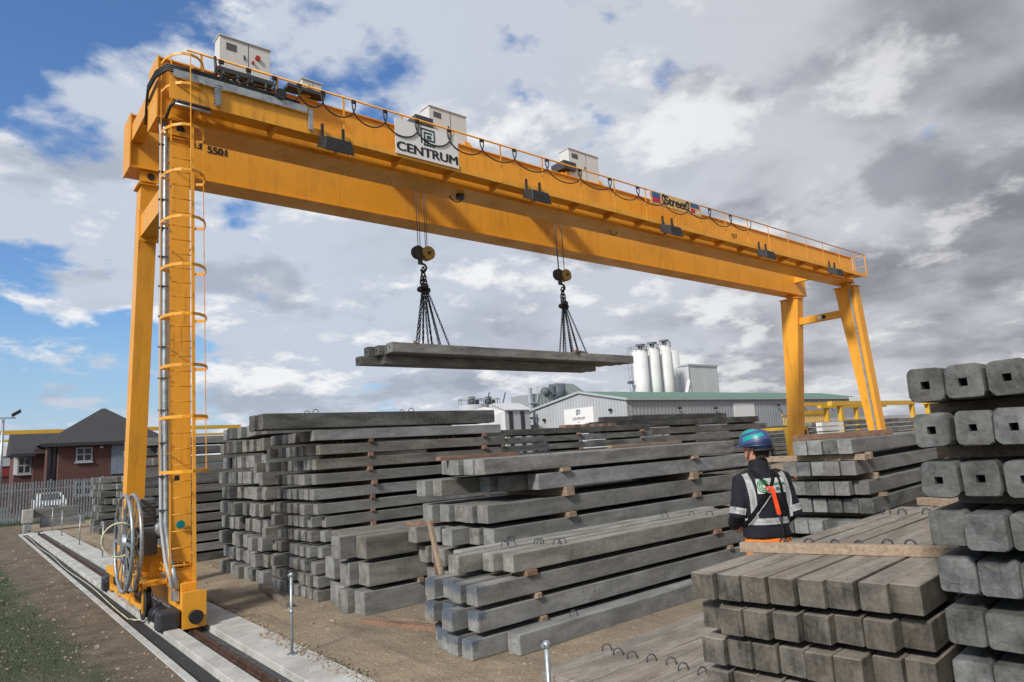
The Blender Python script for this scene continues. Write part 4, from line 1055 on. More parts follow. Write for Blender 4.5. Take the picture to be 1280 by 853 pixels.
    for s in (-1, 1):
        limb(m, [(s*.09, 0, .88), (s*.105, .01, .48), (s*.11, -.01, .09)], [.085, .058, .042]); limb(m, [(s*.11, -.04, .05), (s*.115, .06, .04), (s*.12, .15, .03)], [.04, .04, .03])
    # hands: palm, four unequal curled fingers, thumb from the side of the palm
    for s, wr, el in ((-1, Lwr, Lel), (1, Rwr, Rel)):
        d = (Vector((wr.x-s*.10, wr.y+.10, wr.z-.03))-wr).normalized(); up = Vector((0, 0, 1)); side = d.cross(up).normalized(); up = side.cross(d)
        a = wr+d*.02; b = wr+d*.10
        m.tube([wr, a, wr+d*.06, b], .03, 12, radii=[(.026, .022), (.034, .020), (.042, .018), (.040, .014)])
        for k, L in enumerate((.070, .078, .073, .058)):
            o = side*(-.030+k*.020); p0 = wr+d*.085+o; c1 = p0+d*L*.42-up*.006; c2 = c1+d*L*.22-up*L*.30; c3 = c2-d*L*.08-up*L*.30
            m.tube([p0, c1, c2, c3], .009, 8, radii=[.0095, .009, .0085, .007])
        p0 = wr+d*.03+side*(-.030)*s*-1; m.tube([wr+d*.035-side*.028, wr+d*.06-side*.05-up*.012, wr+d*.09-side*.052-up*.028], .011, 8, radii=[.013, .011, .009])
    mk('body', remesh(m, .0055, 'skin', 'body', 0, smooth=1), None)
    # hair at the nape, eyes
    m = MB(); m.loft([[hq @ Vector((p.x*1.0, p.y, p.z)) for p in ell(0, -.012, z, a, b, 24, 2.1)] for z, a, b in ((1.60, .066, .080), (1.64, .074, .094), (1.70, .079, .101), (1.75, .077, .099))], caps=False)
    bmesh.ops.delete(m.bm, geom=[v for v in m.bm.verts if (hq.inverted() @ v.co).y > .012], context='VERTS'); mk('hair', m, 'hair_dark')
    m = MB(); m.sphere(hp(-.03, .098, 1.685), .011, seg=10, rings=6); m.sphere(hp(.03, .098, 1.685), .011, seg=10, rings=6); mk('eyes', m, 'ink')
    # ---- trousers
    m = MB(); m.loft([ell(0, 0, .76, .17, .125), ell(0, 0, .86, .185, .14), ell(0, .0, .96, .192, .14), ell(0, 0, 1.02, .17, .125)])
    for s in (-1, 1): limb(m, [(s*.095, 0, .88), (s*.10, 0, .70), (s*.108, .012, .48), (s*.112, -.008, .12)], [.112, .10, .085, .082])
    mk('trousers', remesh(m, .012, 'hi_vis_orange', 'trousers', .010, 7.), None)
    m = MB()
    for s in (-1, 1):
        m.tube([(s*.112, -.01, .26), (s*.112, -.01, .10)], .06, 14, radii=[.058, .062]); m.tube([(s*.112, -.075, .05), (s*.113, 0, .055), (s*.118, .10, .05), (s*.12, .185, .04)], .05, 14, radii=[(.04, .045), (.048, .055), (.048, .045), (.034, .028)])
    mk('boots', remesh(m, .010, 'boot_brown', 'boots'), None)
    # ---- jacket
    m = MB()
    m.loft([ell(0, 0, .915, .205, .150), ell(0, 0, .94, .205, .152), ell(0, 0, 1.02, .190, .142), ell(0, 0, 1.10, .192, .145), ell(0, -.004, 1.22, .205, .152), ell(0, -.01, 1.34, .212, .150), ell(0, -.008, 1.42, .188, .125), ell(0, .0, 1.465, .130, .098), ell(0, .008, 1.50, .092, .086), ell(0, .014, 1.56, .082, .082, tilt=-.012), ell(0, .016, 1.585, .080, .080, tilt=-.014)])
    for sh, el, wr in ((Lsh, Lel, Lwr), (Rsh, Rel, Rwr)):
        inn = Vector((sh.x*.55, sh.y, sh.z+.02)); mid = sh.lerp(el, .5)+Vector((0, -.006, 0)); f = el.lerp(wr, .5)
        limb(m, [inn, sh, mid, el, f, wr], [.085, .083, .073, .070, .060, .050], 18)
    jm = remesh(m, .011, 'navy_cloth', 'jacket', .016, 7.5, 3)
    J = mk('jacket', jm, None)
    bmj = bmesh.new(); bmj.from_mesh(jm); bvh = BVHTree.FromBMesh(bmj)
    def hit(o, d, off):
        loc, nrm, _, _ = bvh.ray_cast(Vector(o), Vector(d))
        return None if loc is None else loc+nrm*off
    def ribbon(paths, mat, name, off=.004, parent=J):
        """paths: rows of (origin, direction) rays laid side by side across the ribbon"""
        m = MB(); m.mat(mat)
        V = [[(hit(o, d, off)) for o, d in row] for row in paths]
        W = [[m.bm.verts.new(p) if p else None for p in row] for row in V]
        for A, B in zip(W, W[1:]):
            for k in range(len(A)-1):
                q = (A[k], A[k+1], B[k+1], B[k])
                if all(q):
                    if max((a.co-b.co).length for a in q for b in q) < .12:
                        f = m.face(q); f.smooth = True
        r = bmesh.ops.solidify(m.bm, geom=m.bm.faces[:], thickness=.004)
        return mk(name, m, mat, parent)
    def back(path, w, n=26):
        """ribbon following a path in (x, z) seen from behind"""
        P = []; cum = [0]
        for a, b in zip(path, path[1:]): cum.append(cum[-1]+math.dist(a, b))
        rows = [[], [], [], []]
        for i in range(n):
            t = cum[-1]*i/(n-1); k = max(j for j in range(len(path)-1) if cum[j] <= t+1e-9); u = (t-cum[k])/(cum[k+1]-cum[k])
            x = path[k][0]+(path[k+1][0]-path[k][0])*u; z = path[k][1]+(path[k+1][1]-path[k][1])*u
            dx, dz = path[k+1][0]-path[k][0], path[k+1][1]-path[k][1]; L = math.hypot(dx, dz); nx, nz = -dz/L, dx/L
            for r in range(4):
                s = (r/3-.5)*w; rows[r].append(((x+nx*s, -.6, z+nz*s), (0, 1, 0)))
        return rows
    rad = lambda z, n=44, a0=0, a1=360: [((.6*math.cos(R_(a0+(a1-a0)*k/n)), .6*math.sin(R_(a0+(a1-a0)*k/n)), z), (-math.cos(R_(a0+(a1-a0)*k/n)), -math.sin(R_(a0+(a1-a0)*k/n)), 0)) for k in range(n+1)]
    # waist band (torso only: drop hits on the sleeves)
    def torso_band(z0, z1, name):
        m = MB(); rows = []
        for z in (z0, (z0+z1)/2, z1):
            row = []
            for k in range(49):
                a = 2*math.pi*k/48; d = Vector((math.cos(a), math.sin(a), 0)); o = Vector((0, 0, z)); p = None
                loc, nrm, _, _ = bvh.ray_cast(o, d)
                if loc is not None: p = loc+d*.005 if loc.length else loc
                if p is not None and abs(p.x) > .205: p.x = math.copysign(.205, p.x)
                row.append(p)
            rows.append(row)
        W = [[m.bm.verts.new(p) if p is not None else None for p in row] for row in rows]
        for A, B in zip(W, W[1:]):
            for k in range(48):
                q = (A[k], A[k+1], B[k+1], B[k])
                if all(q): m.face(q).smooth = True
        bmesh.ops.solidify(m.bm, geom=m.bm.faces[:], thickness=.004); return mk(name, m, 'reflective', J)
    torso_band(1.035, 1.09, 'reflective_band')
    # sleeve bands
    for sh, el in ((Lsh, Lel), (Rsh, Rel)):
        ax = (el-sh).normalized(); u = ax.cross(Vector((0, 1, 0))).normalized(); v = ax.cross(u); rows = []
        for t in (.80, .90, 1.0):
            c = sh.lerp(el, t); rows.append([(c+(u*math.cos(q)+v*math.sin(q))*.16, -(u*math.cos(q)+v*math.sin(q))) for q in [2*math.pi*k/30 for k in range(31)]])
        ribbon(rows, 'reflective', 'reflective_band', .005)
    ribbon(back([(-.165, 1.47), (-.15, 1.40), (-.14, 1.30), (-.13, 1.09)], .05), 'reflective', 'reflective_brace', .004)
    ribbon(back([(.15, 1.47), (.17, 1.40), (.185, 1.30), (.185, 1.09)], .05), 'reflective', 'reflective_brace', .004)
    pz = ribbon([[((-.10+.26*k/16, -.6, z), (0, 1, 0)) for k in range(17)] for z in [1.30+.125*j/6 for j in range(7)]], 'patch_white', 'back_patch', .004)
    # patch emblem: green rings and two words, cast onto the cloth
    m = MB(); m.mat('patch_green')
    for r in (.018, .034, .050):
        pts = [hit((-.045+r*math.cos(a), -.6, 1.362+r*math.sin(a)), (0, 1, 0), .009) for a in [.5+k*math.pi*1.62/18 for k in range(19)]]
        pts = [p for p in pts if p]; m.tube(pts, .0042, 5)
    mt = MB(); text_mesh(mt, 'CENTRUM', .030, (0, 0, 0), (1, 0, 0), (0, 0, 1), 'patch_green', .001, .001)
    text_mesh(mt, 'PILE', .030, (.0, 0, -.036), (1, 0, 0), (0, 0, 1), 'patch_green', .001, .001)
    tm = mt.mesh('t'); 
    for v_ in tm.vertices:
        h_ = hit((v_.co.x*.95+.085, -.6, v_.co.z+1.372), (0, 1, 0), .009); 
        if h_: v_.co = h_
    nf = len(m.bm.faces); m.bm.from_mesh(tm); mk('patch_emblem', m, 'patch_green', J)
    # ---- harness
    H = ribbon(back([(-.095, 1.49), (-.04, 1.40), (.0, 1.335), (.09, 1.22), (.20, 1.02)], .030), 'strap_black', 'harness', .012, T)
    ribbon(back([(.085, 1.49), (.04, 1.40), (.0, 1.335), (-.09, 1.22), (-.20, 1.02)], .030), 'strap_black', 'harness_strap', .013, H)
    ribbon(back([(.085, 1.49), (.105, 1.40), (.11, 1.30), (.17, 1.10)], .024), 'strap_black', 'harness_strap', .012, H)
    ribbon(back([(.02, 1.30), (-.07, 1.19), (-.17, 1.03)], .010), 'reflective', 'harness_strap', .016, H)
    m = MB(); m.box(-.03, .03, -.185, -.165, 1.315, 1.36, .005); mk('back_plate', m, 'lanyard_orange', H)
    m = MB(); m.tube([(-.01+.018*math.cos(a), -.19, 1.325+.022*math.sin(a)) for a in [k*math.pi/6 for k in range(12)]], .005, 6, closed=True); mk('d_ring', m, 'galvanised', H)
    Lk = MB(); Lk.bar((.012, -.197, 1.345), (.045, -.20, 1.12), .034, .024, (0, 1, 0), bev=.006); Ly = mk('lanyard', Lk, 'lanyard_orange', H)
    m = MB(); m.tube([(.045, -.20, 1.12), (.06, -.195, 1.05), (.068, -.19, .97), (.08, -.185, .90)], .009, 8); m.tube([(.08+.018*math.cos(a), -.185, .875+.028*math.sin(a)) for a in [k*math.pi/6 for k in range(12)]], .007, 6, closed=True)
    mk('lanyard_rope', m, 'strap_black', H)
    # ---- helmet (turned with the head)
    m = MB(); rs = []
    for i in range(13):
        t = i/12; z = 1.712+.150*math.sin(t*math.pi/2*.985); k = math.cos(t*math.pi/2*.985)**.72
        rs.append([Vector((.118*k*math.cos(a), .012+.146*k*math.sin(a), z-(.028 if i == 0 else 0.)*0)) for a in [2*math.pi*q/40 for q in range(40)]])
    low = [Vector((.116*math.cos(a), .012+.144*math.sin(a), 1.712-.045*max(0, -math.sin(a))**.6)) for a in [2*math.pi*q/40 for q in range(40)]]
    m.loft([low]+rs)
    Hh = mk('helmet', m, 'helmet_shell'); Hh.rotation_euler = (0, 0, R_(38)); Hh.scale = (1.05, 1.05, 1.0)
    m = MB(); m.loft([[Vector((.120*math.cos(a)*k, .012+(.147+.055*max(0, math.sin(a))**1.5*(e))*math.sin(a)*k, z)) for a in [2*math.pi*q/40 for q in range(40)]] for k, e, z in ((.98, 0, 1.722), (1., 1., 1.712), (1., 1., 1.704), (.97, 0, 1.704))])
    mk('helmet_brim', m, 'helmet_shell', Hh)
    m = MB(); m.tube([(-.10, .0, 1.70), (-.092, .03, 1.66), (-.07, .06, 1.60), (0, .075, 1.556), (.07, .06, 1.60), (.092, .03, 1.66), (.10, .0, 1.70)], .005, 6); m.tube([(-.115*math.cos(a), .012-.145*math.sin(a), 1.672) for a in [.25+k*(math.pi-.5)/14 for k in range(15)]], .014, 8)
    mk('helmet_strap', m, 'strap_black', Hh)
    bmj.free()
worker()

# ------------------------------------------------------------------ far surroundings
def far():
    def B(name, mb, mat, par): return mb.build(name, mat, par)
    # ---- big warehouse
    X0, X1, Y0, Y1, ZE, ZR = 69.2, 142., 60., 79.6, 8.2, 9.95
    YR = 68.7
    t = thing('warehouse', (69.2, 60., 0), 'long grey clad warehouse with green roof and white sign on its gable', 'warehouse')
    m = MB(); m.prism([(Y0, 0), (Y1, 0), (Y1, ZE), (YR, ZR), (Y0, ZE)], 0, X0, X0+.3); m.build('gable_wall', 'clad_light', t)
    m = MB(); m.box(X0+.31, X1, Y0+.01, Y0+.3, 0, ZE); m.box(X0+.31, X1, Y1-.3, Y1, 0, ZE); m.prism([(Y0+.31, 0), (Y1-.31, 0), (Y1-.31, ZE), (YR, ZR), (Y0+.31, ZE)], 0, X1-.3, X1-.01); m.build('side_wall', 'clad_grey', t)
    m = MB(); m.hexa([(X0-.2, Y0-.35, ZE-.03), (X1, Y0-.35, ZE-.03), (X1, YR, ZR), (X0-.2, YR, ZR), (X0-.2, Y0-.35, ZE+.17), (X1, Y0-.35, ZE+.17), (X1, YR, ZR+.22), (X0-.2, YR, ZR+.22)])
    m.hexa([(X0-.2, YR, ZR), (X1, YR, ZR), (X1, Y1+.35, ZE-.03), (X0-.2, Y1+.35, ZE-.03), (X0-.2, YR, ZR+.22), (X1, YR, ZR+.22), (X1, Y1+.35, ZE+.17), (X0-.2, Y1+.35, ZE+.17)]); m.build('roof', 'roof_green', t)
    m = MB(); m.box(X0-.1, X1, Y0-.5, Y0-.36, ZE-.12, ZE+.1); m.bar((X0-.25, Y0-.4, ZE+.02), (X0-.25, YR, ZR+.1), .12, .3); m.bar((X0-.25, Y1+.35, ZE+.02), (X0-.25, YR, ZR+.1), .12, .3); m.build('gutter', 'grey_paint', t)
    m = MB(); m.box(X0-.12, X0-.02, 66.1, 72.1, 5.2, 7.75); sg = m.build('sign_board', 'white_sign', t)
    m = MB(); text_mesh(m, 'CENTRUM', .55, (X0-.14, 69.1, 6.25), (0, -1, 0), (0, 0, 1), 'ink', .01); text_mesh(m, 'PILE', .2, (X0-.14, 69.1, 5.75), (0, -1, 0), (0, 0, 1), 'ink', .01)
    m.mat('logo_green')
    for a in ((0, .1, .0, .8), (0, .8, .7, .8), (.7, .8, .2, .8), (.2, .3, .0, .6), (.2, .6, .5, .6), (.2, .8, .2, .3)): m.box(X0-.15, X0-.13, 69.5-a[1], 69.5-a[0], 6.75+a[2], 6.75+a[3])
    m.build('sign_lettering', None, sg)
    for i, (x, w) in enumerate(((97.7, 6.0),)):
        m = MB(); m.box(x-w/2, x+w/2, Y0-.08, Y0-.01, 5.1, 7.5); m.build('white_panel', 'white_sign', t)
    for x, y, z in ((69.1, 62.9, 7.0), (69.1, 76.6, 6.6), (80.5, 59.8, 6.9), (89.5, 59.8, 6.8), (108., 59.8, 7.1), (117., 59.8, 7.0), (127., 59.8, 7.1)):
        m = MB(); m.sphere((x-.2, y-.2, z), .38, (1., .6, .55), 10, 8); m.bar((x, y, z+.1), (x-.3 if x < 70 else x, y if x < 70 else y-.3, z), .12); m.build('wall_lamp', 'black_rubber', t)
    m = MB(); m.box(142.5, 154., 62., 70, 0, 7.9); m.box(142.3, 154.2, 61.8, 70.2, 7.9, 8.15); tag(m.build('grey_shed', 'clad_grey'), 'flat grey shed end right of the green roofed warehouse behind the crane leg', 'shed')
    # ---- silos
    first = None
    for i, (x, top, lb) in enumerate(((105.9, 20.3, 'white cylindrical silo at the left of the tall group behind the warehouse'), (109.6, 20.9, 'white cylindrical silo in the middle of the tall group behind the warehouse'), (113.6, 21.6, 'white cylindrical silo, tallest, right of the tall group behind the warehouse'))):
        s = thing('silo', (x-3., 85., 0), lb, 'silo', 'tall white silos')
        x = x-3.
        m = MB(); m.cyl((x, 85, 4), (x, 85, top-.5), 1.75, seg=32); m.tube([(x, 85, 1), (x, 85, 4)], 1, 32, radii=[.6, 1.75]); m.tube([(x, 85, top-.5), (x, 85, top-.2)], 1, 32, radii=[1.75, 1.4]); m.build('silo_body', 'silo_white', s)
        m = MB(); m.tube([(x+1.8*math.cos(a), 85+1.8*math.sin(a), top+.55) for a in [k*math.pi/10 for k in range(20)]], .05, 5, closed=True)
        for k in range(12): a = k*math.pi/6; m.bar((x+1.8*math.cos(a), 85+1.8*math.sin(a), top-.5), (x+1.8*math.cos(a), 85+1.8*math.sin(a), top+.55), .07)
        m.build('top_railing', 'galvanised', s)
        m = MB(); m.cyl((x+.3, 84.6, top-.3), (x+.3, 84.6, top+.7), .45); m.cyl((x+.3, 84.6, top+.7), (x+.3, 84.6, top+1.0), 1.0); m.build('filter_vent', 'motor_grey', s)
        m = MB(); m.bar((x+1.95, 84.4, 2), (x+1.95, 84.4, top-1.5), .28); m.build('feed_pipe', 'grey_paint', s)
    s = thing('silo', (118., 90., 0), 'slimmer white silo half hidden behind the tallest silo', 'silo', 'tall white silos')
    m = MB(); m.cyl((119.6, 90, 2), (119.6, 90, 21.4), 2.0, seg=28); m.build('silo_body', 'silo_white', s)
    # stair tower left of the silos
    t = thing('ladder_tower', (98.6, 85, 0), 'thin open ladder tower at the left side of the white silos', 'ladder tower')
    m = MB()
    for x in (99.6, 100.4): m.bar((x, 85, 0), (x, 85, 20.6), .12)
    for k in range(14): m.bar((99.6, 85, 1.+k*1.4), (100.4, 85, 1.+k*1.4), .08)
    m.build('ladder_frame', 'grey_paint', t)
    for z in (7.5, 13.5): m = MB(); m.box(99.4, 100.3, 84.6, 85.4, z, z+.5); m.build('platform', 'motor_grey', t)
    t = thing('clad_building', (120, 86, 0), 'pale grey windowless block building right of the white silos', 'building')
    m = MB(); m.box(119.5, 130.2, 85.5, 100, 0, 17.9); m.build('wall', 'clad_white', t)
    m = MB(); m.box(119.3, 130.4, 85.3, 85.48, 17.7, 18.1); m.box(119.3, 119.48, 85.49, 100, 17.7, 18.1); m.box(119.4, 119.7, 85.35, 85.47, 0, 17.69); m.cyl((125, 89, 17.9), (125, 89, 18.6), .4); m.build('roof_trim', 'grey_paint', t)
    t = thing('conveyor', (111.5, 83, 11), 'short slanted white conveyor tube above the green roof', 'conveyor'); m = MB(); m.bar((112.6, 82, 9.5), (115.4, 82.6, 14.), .7); m.build('conveyor_tube', 'clad_white', t)
    # ---- mixing plant left of the gable
    t = thing('mixing_plant', (70, 80, 0), 'grey mixing plant with dark machinery and pale hood behind the gable', 'plant')
    m = MB(); m.box(70.5, 75.5, 80, 86, 0, 11.0); m.build('plant_wall', 'clad_grey', t)
    m = MB(); m.prism([(76., 0), (85.5, 0), (85.5, 10.2), (80.3, 12.8), (76., 12.9)], 1, 81, 86); m.build('hood', 'clad_light', t)
    m = MB(); m.cyl((75.9, 80.4, 9.6), (75.9, 80.4, 12.6), 1.4, seg=16); m.box(73.4, 77.6, 79.4, 80, 9.2, 9.5); m.box(74.2, 76., 79.5, 80.4, 10.8, 12.2); m.sphere((73., 80.2, 11.3), .8)
    for k in range(9): m.bar((73.2+k*.6, 79.3, 9.4), (73.2+k*.6, 79.3, 10.5), .06)
    m.bar((73.2, 79.3, 10.5), (78., 79.3, 10.5), .07); m.build('machinery', 'motor_grey', t)
    m = MB(); m.bar((69.6, 80, 0), (69.6, 80, 11.9), .5); m.bar((70.4, 80, 8), (71.4, 80, 11.2), .2); m.box(69.2, 70.8, 79.6, 80.4, 6.6, 6.9); m.box(69.2, 70.8, 79.6, 80.4, 9.4, 9.6); m.build('pipe_stack', 'grey_paint', t)
    t = thing('small_shed', (60, 75, 0), 'small pale shed with two dark vertical panels in front of the tanks', 'shed')
    m = MB(); m.prism([(75, 0), (80, 0), (80, 8.1), (77.5, 9.1), (75, 8.0)], 0, 60.2, 64.9) ; m.build('wall', 'clad_light', t)
    m = MB(); m.hexa([(59.3, 76.5, 0), (60.19, 75.01, 0), (60.19, 80, 0), (57.4, 80, 0), (59.3, 76.5, 7.4), (60.19, 75.01, 8.), (60.19, 80, 9.), (57.4, 80, 8.2)]); m.build('gable_wall', 'clad_white', t)
    m = MB(); m.hexa([(60.0, 74.7, 8.02), (65.1, 74.7, 8.02), (65.1, 77.5, 9.12), (60.0, 77.5, 9.12), (60.0, 74.7, 8.15), (65.1, 74.7, 8.15), (65.1, 77.5, 9.3), (60.0, 77.5, 9.3)]); m.build('roof', 'clad_white', t)
    for x in (60.9, 63.1): m = MB(); m.box(x, x+.7, 74.93, 74.99, 0, 7.9); m.build('dark_panel', 'fascia_dark', t)
    for i, (x, lb) in enumerate(((56.2, 'squat grey storage tank left of the small pale shed'), (59.3, 'squat grey storage tank partly behind the small pale shed'))):
        s = thing('storage_tank', (x, 82, 0), lb, 'tank', 'squat tanks'); m = MB(); m.cyl((x+3.2, 82, 0), (x+3.2, 82, 9.4), 1.9, seg=24); m.build('tank_body', 'grey_paint', s)
        m = MB(); m.tube([(x+3.2+1.9*math.cos(a), 82+1.9*math.sin(a), 10.3) for a in [k*math.pi/8 for k in range(16)]], .05, 5, closed=True)
        for k in range(10): a = k*math.pi/5; m.bar((x+3.2+1.9*math.cos(a), 82+1.9*math.sin(a), 9.4), (x+3.2+1.9*math.cos(a), 82+1.9*math.sin(a), 10.3), .06)
        m.build('top_railing', 'galvanised', s)
        m = MB(); m.cyl((x+2.6, 81, 9.4), (x+2.6, 81, 10.6), .55); m.cyl((x+3.8, 81.4, 9.4), (x+3.8, 81.4, 10.2), .4); m.bar((x+4.6, 80.4, 8.5), (x+5.4, 80.2, 11.2), .15); m.build('vent', 'motor_grey', s)
    t = thing('pipe_frame', (67, 78, 0), 'dark pipework frame between the small shed and the warehouse gable', 'pipework')
    m = MB(); m.bar((66.2, 78, 0), (66.2, 78, 7), .3); m.bar((68.4, 78, 0), (68.4, 78, 8.2), .3)
    for z in (4.8, 5.8, 7.0): m.bar((65.5, 78, z), (69., 78, z), .35)
    m.sphere((66.6, 77.8, 6.4), .6); m.sphere((67.9, 77.8, 5.2), .5); m.build('pipes', 'motor_grey', t)
    # ---- brick building with hipped roof
    t = thing('brick_building', (5.7, 62, 0), 'red brick two storey building with dark hipped roof behind the steel fence', 'building')
    m = MB(); m.box(5.85, 13.2, 62, 70, 0, 5.15); m.box(5.2, 5.84, 63., 70, 0, 5.1); m.box(4.5, 5.19, 65., 70, 0, 4.9); m.build('wall', 'red_brick', t)
    m = MB(); m.box(3.35, 4.49, 66, 72, 0, 4.7); m.build('wing_wall', 'red_brick', t)
    m = MB(); e = 5.15
    a = [(4.7, 61.5, e), (13.6, 61.5, e-.05), (13.6, 70.5, e), (4.7, 70.5, e)]
    V = [m.bm.verts.new(p) for p in a]; r1 = m.bm.verts.new((9.15, 66, 8.15)); r2 = m.bm.verts.new((9.4, 66, 8.15))
    m.face([V[0], V[1], r2, r1]); m.face([V[1], V[2], r2]); m.face([V[2], V[3], r1, r2]); m.face([V[3], V[0], r1]); m.face(V[::-1]); rf = m.build('roof', 'roof_tile', t)
    m = MB(); m.prism([(64.6, 4.55), (72.5, 4.55), (68.5, 6.3)], 0, 3.05, 7.2); m.build('wing_roof', 'roof_tile', t)
    m = MB(); m.box(4.65, 13.65, 61.44, 61.49, e-.22, e+.03); m.box(3.0, 4.6, 64.5, 64.58, 4.35, 4.6); m.build('eaves_board', 'fascia_dark', t)
    def window(x0, x1, y, z0, z1, nx=2):
        m = MB(); m.box(x0, x1, y-.06, y-.01, z0, z1); w = m.build('window', 'window_glass', t)
        m = MB()
        for k in range(nx+1): xx = x0+(x1-x0)*k/nx; m.box(xx-.05, xx+.05, y-.1, y-.061, z0-.05, z1+.05)
        for zz in (z0, (z0+z1)/2, z1): m.box(x0-.05, x1+.05, y-.104, y-.101, zz-.05, zz+.05)
        m.build('frame', 'window_frame', w)
        m = MB(); m.box(x0-.1, x1+.1, y-.16, y-.011, z0-.16, z0-.06); m.build('sill', 'grey_paint', w)
    window(7.0, 8.0, 62, 3.75, 4.75); window(7.0, 8.1, 62, 1.2, 2.2); window(3.6, 4.4, 66, 3.1, 4.3, 2); 
    m = MB(); m.box(9.35, 10.3, 61.93, 61.99, 2.6, 4.9); m.build('blue_panel', 'blue_grey_panel', t)
    m = MB(); m.box(8.55, 8.75, 61.85, 61.99, 4.68, 4.82); m.build('wall_lamp', 'lamp_glass', t)
    m = MB(); m.box(5.25, 5.45, 62.9, 62.98, 0, 4.9); m.box(5.6, 5.75, 62.9, 62.98, 0, 4.9); m.build('dark_window_strip', 'window_glass', t)
    m = MB(); m.box(3.3, 3.55, 65.9, 65.98, 3., 4.5); m.build('pale_pillar', 'white_sign', t)
    # low shop building at the far left
    t = thing('low_building', (0, 85, 0), 'low pale building with a dark red band left of the brick building', 'building')
    m = MB(); m.box(-14, 4.7, 85, 95, 0, 3.2); m.build('wall', 'red_brick', t); m = MB(); m.box(-14, 4.75, 84.9, 84.98, 3.0, 4.0); m.build('red_fascia', 'red_band', t)
    m = MB(); m.box(-14, 4.8, 84.8, 95, 4.0, 5.0); m.build('grey_fascia', 'grey_paint', t); m = MB(); m.prism([(84.7, 5.0), (95, 5.0), (89, 6.2)], 0, -14, 4.8); m.build('roof', 'hot_metal', t)
    # distant yellow crane behind it
    t = thing('gantry_crane', (5, 96, 0), 'distant yellow crane girders seen over the brick building roof', 'gantry crane')
    for z, y in ((7.75, 96), (6.9, 96)): m = MB(); m.box(-40, 30, y, y+.8, z, z+(.45 if z > 7 else .25)); m.build('girder', 'far_yellow', t)
    for x in (-40, 30): m = MB(); m.bar((x, 96.4, 0), (x, 96.4, 7.7), .6); m.build('leg', 'far_yellow', t)
    # ---- palisade fence
    A = Vector((-7., 53.85, 0)); Bv = Vector((10.5, 48.05, 0)); d = (Bv-A); L = d.length; d /= L; nn = Vector((-d.y, d.x, 0))
    t = thing('palisade_fence', A, 'grey galvanised steel palisade fence across the end of the yard', 'fence')
    m = MB(); k = 0
    while k*.15 < L:
        c = A+d*(k*.15); w = .048
        pts = [(-w, 0), (-w*.5, .016), (w*.5, .016), (w, 0)]
        for (u0, v0), (u1, v1) in zip(pts, pts[1:]):
            p0 = c-nn*v0+d*u0; p1 = c-nn*v1+d*u1; zt0 = 2.38+(.10 if abs(u0) < w*.8 else 0); zt1 = 2.38+(.10 if abs(u1) < w*.8 else 0)
            m.face([m.bm.verts.new(q) for q in (p0+Vector((0, 0, .06)), p1+Vector((0, 0, .06)), p1+Vector((0, 0, zt1)), p0+Vector((0, 0, zt0)))])
        k += 1
    bmesh.ops.solidify(m.bm, geom=m.bm.faces[:], thickness=.004)
    m.build('pales', 'galvanised', t)
    for z in (.35, 2.0): m = MB(); m.bar(A+nn*.03+Vector((0, 0, z)), Bv+nn*.03+Vector((0, 0, z)), .05, .05); m.build('rail', 'galvanised', t)
    k = 0
    while k*2.75 < L+1: c = A+d*(k*2.75+1.0); m = MB(); m.box(c.x-.055, c.x+.055, c.y+.05, c.y+.12, 0, 2.55); m.build('post', 'galvanised', t); k += 1
    # ---- twin floodlight mast
    t = thing('floodlight_mast', (2.05, 54, 0), 'slim grey mast with two floodlights at the left edge', 'light mast')
    m = MB(); m.tube([(2.05, 54, 0), (2.05, 54, 6.6)], .1, 10, radii=[.11, .07]); m.bar((1.4, 54, 6.6), (2.7, 54, 6.6), .07); m.build('pole', 'galvanised', t)
    for x, s in ((1.55, -1), (2.55, 1)): m = MB(); m.hexa([(x-.05, 53.7, 6.65), (x+.35*s+.05, 53.7, 6.95), (x+.35*s+.05, 54.2, 6.95), (x-.05, 54.2, 6.65), (x-.1, 53.7, 6.85), (x+.35*s, 53.7, 7.15), (x+.35*s, 54.2, 7.15), (x-.1, 54.2, 6.85)]); m.build('floodlight', 'black_rubber', t)
    # ---- white car beyond the fence
    t = thing('parked_car', (5.2, 59.6, 0), 'white parked car seen through the steel fence', 'car')
    x0, x1 = 4.25, 6.05
    prof = [(57.3, .35), (57.25, .75), (57.5, .98), (58.4, 1.08), (59.2, 1.52), (60.9, 1.55), (61.5, 1.1), (61.6, .4)]
    m = MB(); n_ = len(prof)
    rings = [[(x, y, z if z < 1.1 else z) for y, z in prof] for x in (x0+.05, x0, x0)] 
    def sec(x, inset): return [(x+(inset if z > 1.2 else 0), y, z) for y, z in prof]
    m.loft([sec(x0, .18), sec(x0+.3, .0), sec(x1-.3, .0), sec(x1, -.18)], smooth=False); m.build('body', 'car_white', t)
    m = MB(); m.hexa([(x0+.28, 58.40, 1.10), (x1-.28, 58.40, 1.10), (x1-.38, 59.10, 1.47), (x0+.38, 59.10, 1.47), (x0+.28, 58.36, 1.14), (x1-.28, 58.36, 1.14), (x1-.38, 59.06, 1.51), (x0+.38, 59.06, 1.51)]); m.build('windscreen', 'window_glass', t)
    for sx in (x0+.1, x1-.1): m = MB(); m.box(sx-.04, sx+.04, 59.2, 60.8, 1.12, 1.46); m.build('side_window', 'window_glass', t)
    for sx in (x0+.1, x1-.1):
        for y in (58.1, 60.8): m = MB(); m.cyl((sx-.1, y, .32), (sx+.1, y, .32), .32); m.build('wheel', 'black_rubber', t)
    for sx in (x0+.3, x1-.3): m = MB(); m.sphere((sx, 57.32, .78), .13, (1.3, .5, .7)); m.build('headlight', 'lamp_glass', t)
    m = MB(); m.box(x0+.5, x1-.5, 57.2, 57.26, .5, .72); m.build('grille', 'ink', t)
    # ---- rail buffer box
    t = thing('rail_stop', (2.8, 41.8, 0), 'grey rail end stop box at the far end of the track', 'rail stop')
